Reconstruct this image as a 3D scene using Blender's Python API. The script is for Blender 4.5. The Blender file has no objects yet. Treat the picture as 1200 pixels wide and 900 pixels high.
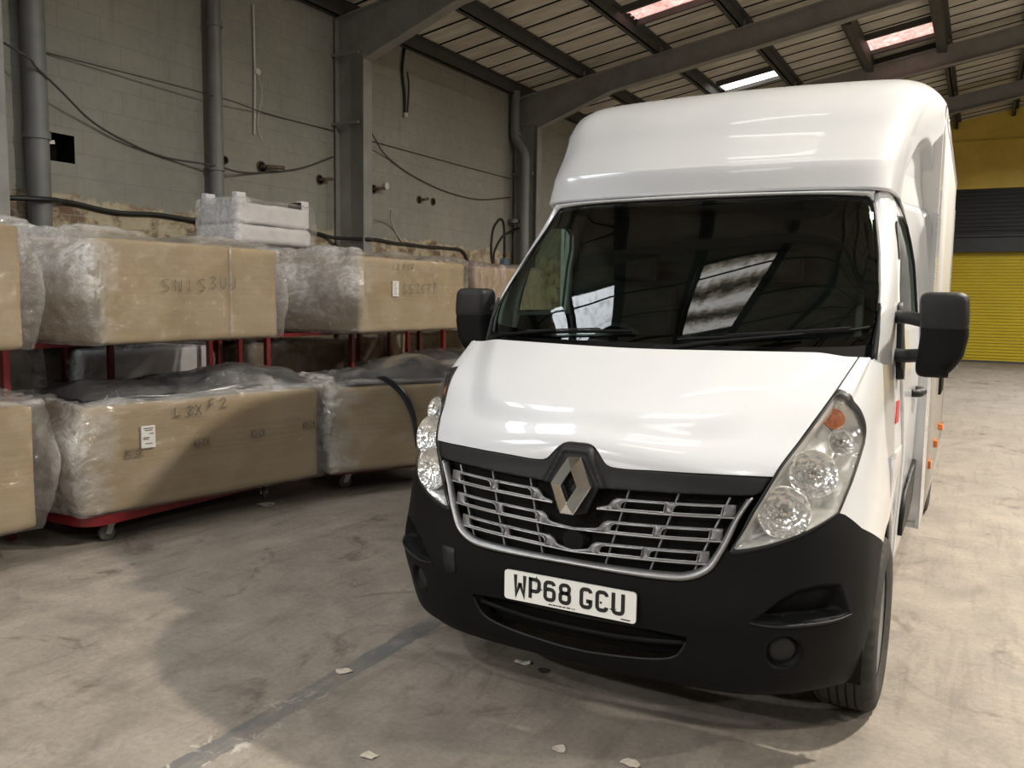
import bpy, bmesh, math, random
import numpy as np
from mathutils import Vector, Matrix, noise
from mathutils.geometry import delaunay_2d_cdt
random.seed(7)
SC = bpy.context.scene
COL = SC.collection
PI = math.pi

# ------------------------------------------------------------------ materials
def new_mat(name):
    m = bpy.data.materials.new(name); m.use_nodes = True
    nt = m.node_tree; nt.nodes.clear()
    out = nt.nodes.new('ShaderNodeOutputMaterial')
    return m, nt, out
def N(nt, kind, **kw):
    n = nt.nodes.new(kind)
    for k, v in kw.items():
        if k.startswith('i_'): n.inputs[k[2:].replace('_', ' ')].default_value = v
        else: setattr(n, k, v)
    return n
def coords(nt, scale=(1, 1, 1), space='Object'):
    tc = N(nt, 'ShaderNodeTexCoord'); mp = N(nt, 'ShaderNodeMapping')
    mp.inputs['Scale'].default_value = scale
    nt.links.new(tc.outputs[space], mp.inputs['Vector'])
    return mp.outputs['Vector']
def noise_tex(nt, vec, scale, detail=4, rough=.6, dist=0):
    n = N(nt, 'ShaderNodeTexNoise'); n.inputs['Scale'].default_value = scale
    n.inputs['Detail'].default_value = detail; n.inputs['Roughness'].default_value = rough
    n.inputs['Distortion'].default_value = dist
    nt.links.new(vec, n.inputs['Vector']); return n.outputs['Fac']
def ramp(nt, fac, stops):
    r = N(nt, 'ShaderNodeValToRGB'); els = r.color_ramp.elements
    while len(els) < len(stops): els.new(.5)
    for e, (p, c) in zip(els, stops):
        e.position = p; e.color = (*c, 1) if len(c) == 3 else c
    nt.links.new(fac, r.inputs['Fac']); return r.outputs['Color']
def mixc(nt, fac, a, b, mode='MIX'):
    m = N(nt, 'ShaderNodeMix', data_type='RGBA', blend_type=mode)
    for sock, v in ((m.inputs[0], fac), (m.inputs[6], a), (m.inputs[7], b)):
        if hasattr(v, 'links') or hasattr(v, 'is_linked'): nt.links.new(v, sock)
        else: sock.default_value = v if not isinstance(v, tuple) or len(v) == 4 else (*v, 1)
    return m.outputs[2]
def math_n(nt, op, a, b=None, c=None):
    m = N(nt, 'ShaderNodeMath', operation=op)
    for i, v in enumerate((a, b, c)):
        if v is None: continue
        if hasattr(v, 'is_linked'): nt.links.new(v, m.inputs[i])
        else: m.inputs[i].default_value = v
    return m.outputs[0]
def bump(nt, h, strength, dist=.01):
    b = N(nt, 'ShaderNodeBump'); b.inputs['Strength'].default_value = strength
    b.inputs['Distance'].default_value = dist
    nt.links.new(h, b.inputs['Height']); return b.outputs['Normal']
def simple(name, col, rough=.5, metal=0, var=.12, vscale=6, bmp=0, bscale=60, coat=0, spec=.5, stretch=(1, 1, 1)):
    m, nt, out = new_mat(name)
    b = N(nt, 'ShaderNodeBsdfPrincipled')
    v = coords(nt, stretch)
    f = noise_tex(nt, v, vscale, 5, .65)
    lo = tuple(max(0, c * (1 - var)) for c in col); hi = tuple(min(1, c * (1 + var)) for c in col)
    nt.links.new(ramp(nt, f, [(.3, lo), (.7, hi)]), b.inputs['Base Color'])
    b.inputs['Roughness'].default_value = rough; b.inputs['Metallic'].default_value = metal
    b.inputs['Coat Weight'].default_value = coat; b.inputs['Coat Roughness'].default_value = .03
    b.inputs['Specular IOR Level'].default_value = spec
    if bmp:
        nt.links.new(bump(nt, noise_tex(nt, v, bscale, 3), bmp, .004), b.inputs['Normal'])
    nt.links.new(b.outputs[0], out.inputs[0]); return m
def emit(name, col, s):
    m, nt, out = new_mat(name)
    e = N(nt, 'ShaderNodeEmission'); e.inputs[0].default_value = (*col, 1); e.inputs[1].default_value = s
    nt.links.new(e.outputs[0], out.inputs[0]); return m
def clear_film(name, tint, haze, hazecol, rough, bscale, bstr, stretch=(1, 1, 1), ior=1.45, gl=1.0, ends=0):
    """thin transparent film: tinted see-through + a little milky haze + mirror by fresnel"""
    m, nt, out = new_mat(name)
    tr = N(nt, 'ShaderNodeBsdfTransparent'); tr.inputs[0].default_value = (*tint, 1)
    df = N(nt, 'ShaderNodeBsdfDiffuse'); df.inputs[0].default_value = (*hazecol, 1)
    gls = N(nt, 'ShaderNodeBsdfGlossy'); gls.inputs['Roughness'].default_value = rough
    gls.inputs[0].default_value = (gl, gl, gl, 1)
    fr = N(nt, 'ShaderNodeFresnel'); ge = N(nt, 'ShaderNodeNewGeometry')
    # a thin sheet mirrors the same from both faces
    nt.links.new(math_n(nt, 'MULTIPLY_ADD', ge.outputs['Backfacing'], 1 / ior - ior, ior), fr.inputs[0])
    m1 = N(nt, 'ShaderNodeMixShader'); m2 = N(nt, 'ShaderNodeMixShader')
    v = coords(nt, stretch)
    if bstr:
        w = noise_tex(nt, v, bscale, 4, .7, 1.2)
        nb = bump(nt, w, bstr, .02)
        for n_ in (gls, fr, df): nt.links.new(nb, n_.inputs['Normal'])
        hz = ramp(nt, noise_tex(nt, v, bscale * .6, 3, .6, .8), [(.4, (haze * .45,) * 3), (.72, (haze * 1.7,) * 3)])
        if ends:
            gv = coords(nt, (1, 1, 1), 'Generated'); sp = N(nt, 'ShaderNodeSeparateXYZ'); nt.links.new(gv, sp.inputs[0])
            wob = math_n(nt, 'MULTIPLY_ADD', noise_tex(nt, v, 4.5, 4, .6, .6), .30, -.15)
            lx = ramp(nt, math_n(nt, 'ADD', sp.outputs[0], wob), [(.04, (1, 1, 1)), (.20, (0, 0, 0))])
            rx = ramp(nt, math_n(nt, 'ADD', sp.outputs[0], math_n(nt, 'MULTIPLY', wob, .3)), [(.95, (0, 0, 0)), (.985, (1, 1, 1))])
            tz = ramp(nt, math_n(nt, 'ADD', sp.outputs[2], math_n(nt, 'MULTIPLY', wob, .25)), [(.90, (0, 0, 0)), (.96, (1, 1, 1))])
            s_ = math_n(nt, 'MAXIMUM', math_n(nt, 'MAXIMUM', lx, math_n(nt, 'MULTIPLY', rx, .8)), math_n(nt, 'MULTIPLY', tz, .7))
            pat = ramp(nt, noise_tex(nt, v, bscale * .9, 5, .7, 1.5), [(.35, (.25,) * 3), (.7, (1,) * 3)])
            hz = math_n(nt, 'ADD', hz, math_n(nt, 'MULTIPLY', math_n(nt, 'MULTIPLY', s_, pat), ends))
        nt.links.new(hz, m1.inputs[0])
    else: m1.inputs[0].default_value = haze
    nt.links.new(tr.outputs[0], m1.inputs[1]); nt.links.new(df.outputs[0], m1.inputs[2])
    nt.links.new(fr.outputs[0], m2.inputs[0]); nt.links.new(m1.outputs[0], m2.inputs[1]); nt.links.new(gls.outputs[0], m2.inputs[2])
    nt.links.new(m2.outputs[0], out.inputs[0]); return m

# ------------------------------------------------------------------ mesh builder
class MB:
    def __init__(self): self.v = []; self.f = []
    def add(self, vs, fs):
        b = len(self.v); self.v += [tuple(map(float, p)) for p in vs]; self.f += [tuple(b + i for i in f) for f in fs]; return self
    def box(self, lo, hi, M=None):
        (x0, y0, z0), (x1, y1, z1) = lo, hi
        vs = [(x, y, z) for z in (z0, z1) for y in (y0, y1) for x in (x0, x1)]
        if M is not None: vs = [tuple(M @ Vector(p)) for p in vs]
        return self.add(vs, [(0, 2, 3, 1), (4, 5, 7, 6), (0, 1, 5, 4), (2, 6, 7, 3), (0, 4, 6, 2), (1, 3, 7, 5)])
    def bar(self, a, b, w, h, up=(0, 0, 1)):
        a = Vector(a); b = Vector(b); d = (b - a).normalized(); up = Vector(up)
        s = d.cross(up).normalized(); u = s.cross(d)
        vs = []
        for q in (a, b):
            for sx, sz in ((-1, -1), (1, -1), (1, 1), (-1, 1)): vs.append(q + s * sx * w / 2 + u * sz * h / 2)
        return self.add(vs, [(3, 2, 1, 0), (4, 5, 6, 7), (0, 1, 5, 4), (1, 2, 6, 5), (2, 3, 7, 6), (3, 0, 4, 7)])
    def prism(self, poly, a, b):
        """poly: list of 3-D points, extruded by vector b-a"""
        d = Vector(b) - Vector(a); n = len(poly)
        vs = [Vector(p) for p in poly] + [Vector(p) + d for p in poly]
        fs = [tuple(range(n - 1, -1, -1)), tuple(range(n, 2 * n))]
        fs += [(i, (i + 1) % n, n + (i + 1) % n, n + i) for i in range(n)]
        return self.add(vs, fs)
    def tube(self, pts, r, seg=10, caps=True):
        pts = [Vector(p) for p in pts]; n = len(pts); vs = []; fs = []
        prev = None
        for i, p in enumerate(pts):
            t = (pts[min(i + 1, n - 1)] - pts[max(i - 1, 0)]).normalized()
            if prev is None:
                ref = Vector((0, 0, 1)) if abs(t.z) < .9 else Vector((1, 0, 0))
                s = t.cross(ref).normalized()
            else:
                s = (prev - t * prev.dot(t)).normalized()
            prev = s; u = s.cross(t)
            rr = r[i] if isinstance(r, (list, tuple)) else r
            for k in range(seg):
                a = 2 * PI * k / seg; vs.append(p + (s * math.cos(a) + u * math.sin(a)) * rr)
        for i in range(n - 1):
            for k in range(seg):
                a = i * seg + k; b = i * seg + (k + 1) % seg
                fs.append((b, a, a + seg, b + seg))
        if caps:
            fs.append(tuple(range(seg))); fs.append(tuple(range(n * seg - 1, (n - 1) * seg - 1, -1)))
        return self.add(vs, fs)
    def lathe(self, prof, origin, axis, seg=32, cap=False):
        """prof: (radius, along-axis) pairs"""
        ax = Vector(axis).normalized(); ref = Vector((0, 0, 1)) if abs(ax.z) < .9 else Vector((1, 0, 0))
        s = ax.cross(ref).normalized(); u = ax.cross(s); o = Vector(origin); vs = []; fs = []
        for r, h in prof:
            for k in range(seg):
                a = 2 * PI * k / seg; vs.append(o + ax * h + (s * math.cos(a) + u * math.sin(a)) * r)
        for i in range(len(prof) - 1):
            for k in range(seg):
                a = i * seg + k; b = i * seg + (k + 1) % seg; fs.append((a, b, b + seg, a + seg))
        if cap:
            n = len(prof); fs.append(tuple(range(seg - 1, -1, -1))); fs.append(tuple(range((n - 1) * seg, n * seg)))
        return self.add(vs, fs)
    def grid(self, P):
        """P: [n][m] points"""
        n = len(P); m = len(P[0]); vs = [q for row in P for q in row]
        return self.add(vs, [(i * m + j, i * m + j + 1, (i + 1) * m + j + 1, (i + 1) * m + j) for i in range(n - 1) for j in range(m - 1)])
    def mirrored(self, sx=-1):
        n = len(self.v); self.v += [(sx * x, y, z) for x, y, z in self.v]
        self.f += [tuple(n + i for i in reversed(f)) for f in self.f]; return self
    def flip(self):
        self.f = [tuple(reversed(f)) for f in self.f]; return self
    def xf(self, M):
        self.v = [tuple(M @ Vector(p)) for p in self.v]; return self
    def build(self, name, m, parent=None, smooth=0, weld=False, solid=0, bevel=0, loc=None, off=-1, fixn=False, kind=None, sub=0):
        me = bpy.data.meshes.new(name); me.from_pydata(self.v, [], self.f); me.update()
        if weld or fixn:
            bm = bmesh.new(); bm.from_mesh(me)
            if weld: bmesh.ops.remove_doubles(bm, verts=bm.verts, dist=2e-4)
            if fixn: bmesh.ops.recalc_face_normals(bm, faces=bm.faces)
            bm.to_mesh(me); bm.free()
        me.materials.append(m)
        o = bpy.data.objects.new(name, me); COL.objects.link(o)
        if parent is not None: o.parent = parent
        if loc is not None: o.location = loc
        if bevel:
            b = o.modifiers.new('Bevel', 'BEVEL'); b.width = bevel; b.segments = 2; b.limit_method = 'ANGLE'; b.angle_limit = math.radians(40)
        if solid:
            s = o.modifiers.new('Solidify', 'SOLIDIFY'); s.thickness = solid; s.offset = off
        if sub:
            s = o.modifiers.new('Subdiv', 'SUBSURF'); s.levels = sub; s.render_levels = sub
        if smooth:
            me.shade_smooth()
            if smooth != 1:
                me.set_sharp_from_angle(angle=math.radians(smooth))
        if kind: o['kind'] = kind
        return o

def thing(name, label, cat, loc=(0, 0, 0), rotz=0, group=None):
    o = bpy.data.objects.new(name, None); COL.objects.link(o); o.empty_display_size = .2
    o.location = loc; o.rotation_euler = (0, 0, rotz); o['label'] = label; o['category'] = cat
    if group: o['group'] = group
    return o
def tag(o, label, cat, group=None, kind=None):
    o['label'] = label; o['category'] = cat
    if group: o['group'] = group
    if kind: o['kind'] = kind
    return o
def dup(root, loc, rotz=None, label=None, group=None):
    r = root.copy(); COL.objects.link(r); r.location = loc
    if rotz is not None: r.rotation_euler = (0, 0, rotz)
    if label: r['label'] = label
    if group: r['group'] = group
    for ch in list(root.children):
        c = ch.copy(); COL.objects.link(c); c.parent = r
        for g in ch.children:
            d = g.copy(); COL.objects.link(d); d.parent = c
    return r
def structure(o): o['kind'] = 'structure'; return o

def crom(pts, k=8, closed=False):
    """Catmull-Rom through points of any dimension"""
    P = [np.array(p, float) for p in pts]; n = len(P); out = []
    rng = n if closed else n - 1
    for i in range(rng):
        if closed: a, b, c, d = P[i - 1], P[i], P[(i + 1) % n], P[(i + 2) % n]
        else:
            b, c = P[i], P[i + 1]
            a = P[i - 1] if i else 2 * b - c
            d = P[i + 2] if i + 2 < n else 2 * c - b
        for s in range(k):
            t = s / k; t2 = t * t; t3 = t2 * t
            out.append(a * (-.5 * t + t2 - .5 * t3) + b * (1 - 2.5 * t2 + 1.5 * t3) + c * (.5 * t + 2 * t2 - 1.5 * t3) + d * (-.5 * t2 + .5 * t3))
    if not closed: out.append(P[-1])
    return out
def resample(pts, step, closed=True):
    """split the segments of a polygon so none is longer than step"""
    out = []; n = len(pts)
    for i in range(n if closed else n - 1):
        a = np.array(pts[i], float); b = np.array(pts[(i + 1) % n], float)
        k = max(1, int(math.ceil(np.linalg.norm(b - a) / step)))
        out += [a + (b - a) * s / k for s in range(k)]
    if not closed: out.append(np.array(pts[-1], float))
    q = [out[0]]
    for p in out[1:]:
        if np.linalg.norm(p - q[-1]) > 1e-4: q.append(p)
    if closed and np.linalg.norm(q[0] - q[-1]) < 1e-4: q.pop()
    return q
def inside(poly, p):
    """even-odd test, vectorised over p [n,2]"""
    P = np.asarray(poly); x, y = p[:, 0], p[:, 1]; r = np.zeros(len(p), bool)
    a = P; b = np.roll(P, -1, 0)
    for (x0, y0), (x1, y1) in zip(a, b):
        c = ((y0 > y) != (y1 > y))
        if y1 != y0: r ^= c & (x < (x1 - x0) * (y - y0) / (y1 - y0) + x0)
    return r
def edge_dist(poly, p, closed=True):
    P = np.asarray(poly, float); best = np.full(len(p), 1e9)
    n = len(P)
    for i in range(n if closed else n - 1):
        a = P[i]; d = P[(i + 1) % n] - a; L = d @ d
        t = np.clip(((p - a) @ d) / L, 0, 1) if L > 0 else np.zeros(len(p))
        best = np.minimum(best, np.linalg.norm(p - a - t[:, None] * d, axis=1))
    return best
def patch(poly, step, fmap, holes=(), lines=(), sy=1.0):
    """triangulate a 2-D polygon (with holes) on a grid of the given step and map it to space"""
    poly = resample(poly, step); holes = [resample(h, step) for h in holes]; lines = [resample(l, step, False) for l in lines]
    vs = []; es = []
    for ring in [poly] + holes:
        b = len(vs); vs += list(ring); es += [(b + i, b + (i + 1) % len(ring)) for i in range(len(ring))]
    for l in lines:
        b = len(vs); vs += list(l); es += [(b + i, b + i + 1) for i in range(len(l) - 1)]
    A = np.array(poly); lo = A.min(0); hi = A.max(0)
    gx, gy = np.meshgrid(np.arange(lo[0] + step / 2, hi[0], step), np.arange(lo[1] + step / 2, hi[1], step))
    g = np.stack([gx.ravel(), gy.ravel()], 1)
    if len(g):
        keep = inside(poly, g) & (edge_dist(poly, g) > step * .45)
        for h in holes: keep &= ~inside(h, g) & (edge_dist(h, g) > step * .45)
        for l in lines: keep &= edge_dist(l, g, False) > step * .4
        vs += list(g[keep])
    r = delaunay_2d_cdt([Vector((float(a), float(b))) for a, b in vs], es, [], 0, 1e-6)
    V = np.array([(q.x, q.y) for q in r[0]]); F = r[2]
    C = np.array([V[list(f)].mean(0) for f in F])
    ok = inside(poly, C)
    for h in holes: ok &= ~inside(h, C)
    F = [tuple(f) for f, k in zip(F, ok) if k]
    # counter-clockwise
    G = []
    for f in F:
        a, b, c = V[f[0]], V[f[1]], V[f[2]]
        s = (b[0] - a[0]) * (c[1] - a[1]) - (b[1] - a[1]) * (c[0] - a[0])
        if abs(s) < 1e-10: continue
        G.append(f if s > 0 else tuple(reversed(f)))
    used = sorted({i for f in G for i in f}); ix = {k: i for i, k in enumerate(used)}
    P = fmap(V[used])
    mb = MB().add(P, [tuple(ix[i] for i in f) for f in G]); mb.uv = V[used]; return mb
def skin(name, poly, step, f, m, parent, t=.012, holes=(), lines=(), sym=True, side=1, tn=None):
    """a panel with real thickness on a parametric surface f(uv) -> xyz, with true surface normals;
    sym: both halves in one piece, joined at x = 0; side = -1: the mirrored one"""
    pm = patch(poly, step, f, holes, lines); uv = pm.uv; e = 2e-3
    fn = tn or f
    du = fn(uv + [e, 0]) - fn(uv - [e, 0]); dv = fn(uv + [0, e]) - fn(uv - [0, e])
    n = np.cross(du, dv); n /= np.linalg.norm(n, axis=1, keepdims=True) + 1e-12
    P = np.array(pm.v); F = [tuple(q) for q in pm.f]
    if sym:
        mid = np.abs(P[:, 0]) < 2e-4; P[mid, 0] = 0; n[mid, 0] = 0; n /= np.linalg.norm(n, axis=1, keepdims=True)
        k = len(P); new = np.full(k, -1); new[mid] = np.where(mid)[0]; new[~mid] = k + np.arange((~mid).sum())
        P = np.concatenate([P, P[~mid] * [-1, 1, 1]]); n = np.concatenate([n, n[~mid] * [-1, 1, 1]])
        F = F + [tuple(int(new[i]) for i in reversed(q)) for q in F]
    elif side < 0:
        P = P * [-1, 1, 1]; n = n * [-1, 1, 1]; F = [tuple(reversed(q)) for q in F]
    k = len(P); cnt = {}
    for q in F:
        for a, b in zip(q, q[1:] + q[:1]):
            if (b, a) in cnt: del cnt[(b, a)]
            else: cnt[(a, b)] = 1
    vs = np.concatenate([P, P - n * t]); fs = list(F) + [tuple(k + i for i in reversed(q)) for q in F] + [(b, a, k + a, k + b) for a, b in cnt]
    me = bpy.data.meshes.new(name); me.from_pydata([tuple(map(float, q)) for q in vs], [], fs); me.update(); me.materials.append(m)
    me.shade_smooth()
    ln = []
    nF = len(F)
    for i, pg in enumerate(me.polygons):
        for vi in pg.vertices:
            if i < nF: ln.append(tuple(map(float, n[vi])))
            elif i < 2 * nF: ln.append(tuple(map(float, -n[vi - k])))
            else: ln.append(tuple(pg.normal))
    me.normals_split_custom_set(ln)
    o = bpy.data.objects.new(name, me); COL.objects.link(o); o.parent = parent; return o

def ribbon(mb, pts, w, fmap, closed=False, t=.0012):
    """a flat pen stroke along 2-D points, mitred, laid on a surface by fmap(x, y, lift)"""
    P = [np.array(p, float) for p in pts]; n = len(P); L = []; R = []
    for i in range(n):
        if closed: a, c = P[i - 1], P[(i + 1) % n]
        else: a = P[i - 1] if i else P[i] * 2 - P[i + 1]; c = P[i + 1] if i + 1 < n else P[i] * 2 - P[i - 1]
        d1 = P[i] - a; d2 = c - P[i]; d1 = d1 / (np.linalg.norm(d1) + 1e-9); d2 = d2 / (np.linalg.norm(d2) + 1e-9)
        n1 = np.array([-d1[1], d1[0]]); n2 = np.array([-d2[1], d2[0]]); m = n1 + n2
        m = m / (np.linalg.norm(m) + 1e-9); k = w / 2 / max(.45, m @ n1)
        L.append(P[i] + m * k); R.append(P[i] - m * k)
    vs = [fmap(*q, t) for q in L] + [fmap(*q, t) for q in R] + [fmap(*q, 0) for q in L] + [fmap(*q, 0) for q in R]
    fs = []
    for i in range(n if closed else n - 1):
        j = (i + 1) % n
        fs += [(i, n + i, n + j, j), (2 * n + i, i, j, 2 * n + j), (n + i, 3 * n + i, 3 * n + j, n + j)]
    if not closed: fs += [(0, 2 * n, 3 * n, n), (n - 1, 2 * n - 1, 4 * n - 1, 3 * n - 1)]
    mb.add(vs, fs)
LAMP_MAIN, LAMP_FAR, LAMP_NEAR, FILL_FRONT, WORLD, EXPO, SKY_A, SKY_B = 860, 380, 380, 110, .5, .12, 11.0, 6.0
# ------------------------------------------------------------------ materials used in the place
M = {}
M['paint'] = simple('white_van_paint', (.635, .648, .675), .28, 0, .012, 2, coat=.8)
M['grp'] = simple('white_moulded_body', (.555, .566, .59), .25, 0, .015, 1.2, coat=.6)
M['panel'] = simple('white_box_panel', (.62, .618, .61), .35, 0, .02, 1.5, coat=.2)
M['alu'] = simple('brushed_trim', (.62, .62, .62), .35, 1, .06, 20)
M['black_plastic'] = simple('black_grained_plastic', (.005, .0052, .0056), .58, 0, .15, 30, .25, 900, spec=.13)
M['grey_plastic'] = simple('dark_grey_plastic', (.014, .0145, .0155), .46, 0, .12, 20, .2, 700, spec=.3)
M['gloss_black'] = simple('black_border_glass', (.004, .004, .005), .12, 0, .1, 10)
M['void'] = simple('dark_recess', (.004, .004, .004), .8, 0, .2, 20, spec=.2)
M['silver'] = simple('satin_silver', (.36, .36, .37), .42, .75, .06, 30)
M['slat'] = simple('grey_metallic_slat', (.24, .24, .25), .45, .6, .06, 30)
M['chrome'] = simple('chrome', (.78, .78, .78), .08, 1, .03, 20)
M['plate'] = simple('white_plate', (.80, .80, .77), .35, 0, .02, 8)
M['ink'] = simple('black_ink', (.008, .008, .009), .4, 0, .1, 20)
M['rubber'] = simple('tyre_rubber', (.045, .043, .040), .8, 0, .3, 14, .3, 200, spec=.25)
M['rim'] = simple('grey_steel_rim', (.30, .30, .30), .45, .6, .1, 10)
M['amber'] = simple('amber_lens', (.62, .17, .03), .15, 0, .15, 40, coat=1)
M['red_badge'] = simple('red_badge', (.45, .02, .03), .3, 0, .1, 20)
M['cabin'] = simple('dark_cabin_trim', (.013, .014, .0135), .6, 0, .2, 8)
M['seat'] = simple('dark_seat_cloth', (.02, .021, .023), .9, 0, .3, 40)
M['lens'] = clear_film('clear_lamp_lens', (.95, .95, .95), .02, (.9, .9, .9), .02, 30, 0)
M['lens_body'] = None
M['windscreen'] = clear_film('tinted_windscreen', (.42, .49, .44), .0, (.1, .1, .1), .006, 20, 0, ior=1.42)
M['side_glass'] = clear_film('tinted_side_glass', (.74, .86, .74), .0, (.1, .1, .1), .006, 20, 0, ior=1.5)
# bright reflector bowls of the headlamps, with facets
m, nt, out = new_mat('lamp_reflector')
b = N(nt, 'ShaderNodeBsdfPrincipled'); b.inputs['Base Color'].default_value = (.88, .88, .87, 1)
b.inputs['Metallic'].default_value = .8; b.inputs['Roughness'].default_value = .2
vo = N(nt, 'ShaderNodeTexVoronoi'); vo.inputs['Scale'].default_value = 42
nt.links.new(coords(nt), vo.inputs['Vector'])
nt.links.new(bump(nt, vo.outputs['Distance'], .55, .012), b.inputs['Normal'])
nt.links.new(b.outputs[0], out.inputs[0]); M['reflector'] = m
M['lamp_shell'] = simple('lamp_inner_shell', (.74, .74, .72), .22, .5, .10, 18, .3, 40)
# cardboard
def cardboard(name, base, seed):
    m, nt, out = new_mat(name)
    b = N(nt, 'ShaderNodeBsdfPrincipled')
    v = coords(nt, (1, 1, 1)); vs = coords(nt, (.3, 1.2, 90))
    f = noise_tex(nt, v, 1.6 + seed * .1, 5, .6)
    c1 = ramp(nt, f, [(.3, tuple(c * .86 for c in base)), (.7, tuple(c * 1.1 for c in base))])
    c2 = ramp(nt, noise_tex(nt, vs, 1.0, 2), [(.35, (.93, .93, .93)), (.65, (1.03, 1.03, 1.03))])
    nt.links.new(mixc(nt, 1.0, c1, c2, 'MULTIPLY'), b.inputs['Base Color'])
    b.inputs['Roughness'].default_value = .85; b.inputs['Specular IOR Level'].default_value = .2
    nt.links.new(bump(nt, noise_tex(nt, v, 9, 3), .25, .02), b.inputs['Normal'])
    nt.links.new(b.outputs[0], out.inputs[0]); return m
M['card'] = cardboard('brown_cardboard', (.325, .246, .145), 0)
M['card2'] = cardboard('dull_brown_cardboard', (.31, .235, .145), 3)
M['card_print'] = simple('printed_marks_on_card', (.13, .095, .06), .8, 0, .4, 60)
M['marker'] = simple('faded_marker', (.085, .065, .045), .8, 0, .5, 50)
M['film'] = clear_film('clear_polythene', (.97, .97, .97), .06, (.82, .81, .80), .09, 6, 1.0, (1, 1, 1.6), 1.55, ends=.6)
M['film_thin'] = clear_film('thin_clear_polythene', (.97, .97, .97), .07, (.8, .8, .8), .10, 7, .9, (1, 1, 1.6), 1.7)
M['matte_black'] = simple('matte_black', (.0035, .0035, .0036), .75, 0, .1, 20, spec=.08)
M['film_milky'] = clear_film('milky_polythene', (.93, .93, .94), .30, (.72, .70, .70), .14, 6, .9, (1.4, 1, 1), 1.6)
M['film_pink'] = clear_film('pinkish_polythene', (.93, .90, .90), .34, (.55, .46, .44), .2, 7, .9, (1.4, 1, 1), 1.45)
M['foam'] = simple('pale_grey_wrapped_foam', (.62, .60, .62), .7, 0, .08, 5, .2, 20)
M['dust_sheet'] = simple('black_polythene_sheet', (.022, .024, .029), .26, 0, .3, 5, .9, 9)
M['red'] = simple('red_painted_steel', (.17, .011, .014), .4, 0, .25, 12, .1, 60)
M['galv'] = simple('zinc_castor', (.45, .44, .42), .4, .8, .15, 30)
M['castor'] = simple('grey_castor_rubber', (.10, .095, .09), .6, 0, .2, 30)
M['steel'] = simple('grey_painted_steel', (.25, .245, .235), .55, 0, .18, 3, .15, 40)
M['purlin'] = simple('dark_purlin_paint', (.060, .058, .055), .6, 0, .22, 3)
M['pipe'] = simple('grey_drainpipe', (.17, .175, .175), .5, 0, .15, 3)
M['cable'] = simple('black_cable', (.018, .018, .018), .5, 0, .2, 20)
M['cable_grey'] = simple('dusty_cable', (.07, .066, .06), .7, 0, .2, 20)
M['conduit'] = simple('white_conduit', (.55, .54, .50), .5, 0, .1, 20)
M['rust'] = simple('rusty_pipe', (.10, .075, .05), .8, 0, .4, 40)
M['paper'] = simple('white_paper', (.80, .79, .76), .8, 0, .03, 20)
M['flake'] = simple('pale_flake', (.52, .46, .38), .8, 0, .2, 60)
M['blue_box'] = simple('blue_grey_box', (.13, .19, .25), .5, 0, .1, 20)
M['leaf'] = simple('dark_scrap', (.03, .026, .022), .9, 0, .2, 60)
M['lamp_case'] = simple('lamp_case', (.35, .35, .34), .4, .5, .1, 10)
# concrete floor with stains, scuffs, a painted dark seam
m, nt, out = new_mat('worn_concrete')
b = N(nt, 'ShaderNodeBsdfPrincipled'); v = coords(nt)
big = noise_tex(nt, v, .55, 6, .62, .4); mid = noise_tex(nt, v, 3.2, 6, .65, .6); fine = noise_tex(nt, v, 38, 4, .7)
c = ramp(nt, big, [(.28, (.175, .154, .128)), (.5, (.245, .215, .18)), (.72, (.325, .284, .237))])
c = mixc(nt, .55, c, ramp(nt, mid, [(.3, (.135, .12, .103)), (.5, (.245, .215, .182)), (.74, (.37, .324, .275))]))
c = mixc(nt, 1.0, c, ramp(nt, fine, [(.3, (.84, .84, .84)), (.7, (1.1, 1.1, 1.1))]), 'MULTIPLY')
# dark greasy patches
grease = ramp(nt, noise_tex(nt, coords(nt, (1, .8, 1)), 1.9, 7, .7, .9), [(.57, (1, 1, 1)), (.68, (.50, .48, .47))])
c = mixc(nt, 1.0, c, grease, 'MULTIPLY')
# long scuffs along the hall
scuff = ramp(nt, noise_tex(nt, coords(nt, (5, .55, 1)), 2.0, 6, .72, .5), [(.52, (1, 1, 1)), (.64, (.80, .79, .78)), (.75, (1.06, 1.05, 1.04))])
c = mixc(nt, .8, c, scuff, 'MULTIPLY')
# pale paint flecks
fl = ramp(nt, noise_tex(nt, v, 5.5, 8, .75, 1.4), [(.70, (0, 0, 0)), (.735, (1, 1, 1))])
c = mixc(nt, math_n(nt, 'MULTIPLY', fl, .30), c, (.55, .50, .43, 1))
# dark seam running along the hall at x = -1.05
sep = N(nt, 'ShaderNodeSeparateXYZ'); nt.links.new(v, sep.inputs[0])
wob = math_n(nt, 'MULTIPLY_ADD', noise_tex(nt, coords(nt, (1, 1, 1)), 6, 5, .7), .07, -.035)
dx = math_n(nt, 'ABSOLUTE', math_n(nt, 'ADD', math_n(nt, 'ADD', sep.outputs[0], 1.055), wob))
seam = ramp(nt, math_n(nt, 'MULTIPLY', dx, 10), [(.50, (1, 1, 1)), (.60, (0, 0, 0))])
brk = ramp(nt, noise_tex(nt, coords(nt, (3, 1.0, 1)), 1.7, 6, .7), [(.38, (.35, .35, .35)), (.52, (1, 1, 1))])
c = mixc(nt, math_n(nt, 'MULTIPLY', math_n(nt, 'MULTIPLY', seam, brk), .82), c, (.105, .108, .112, 1))
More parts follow.
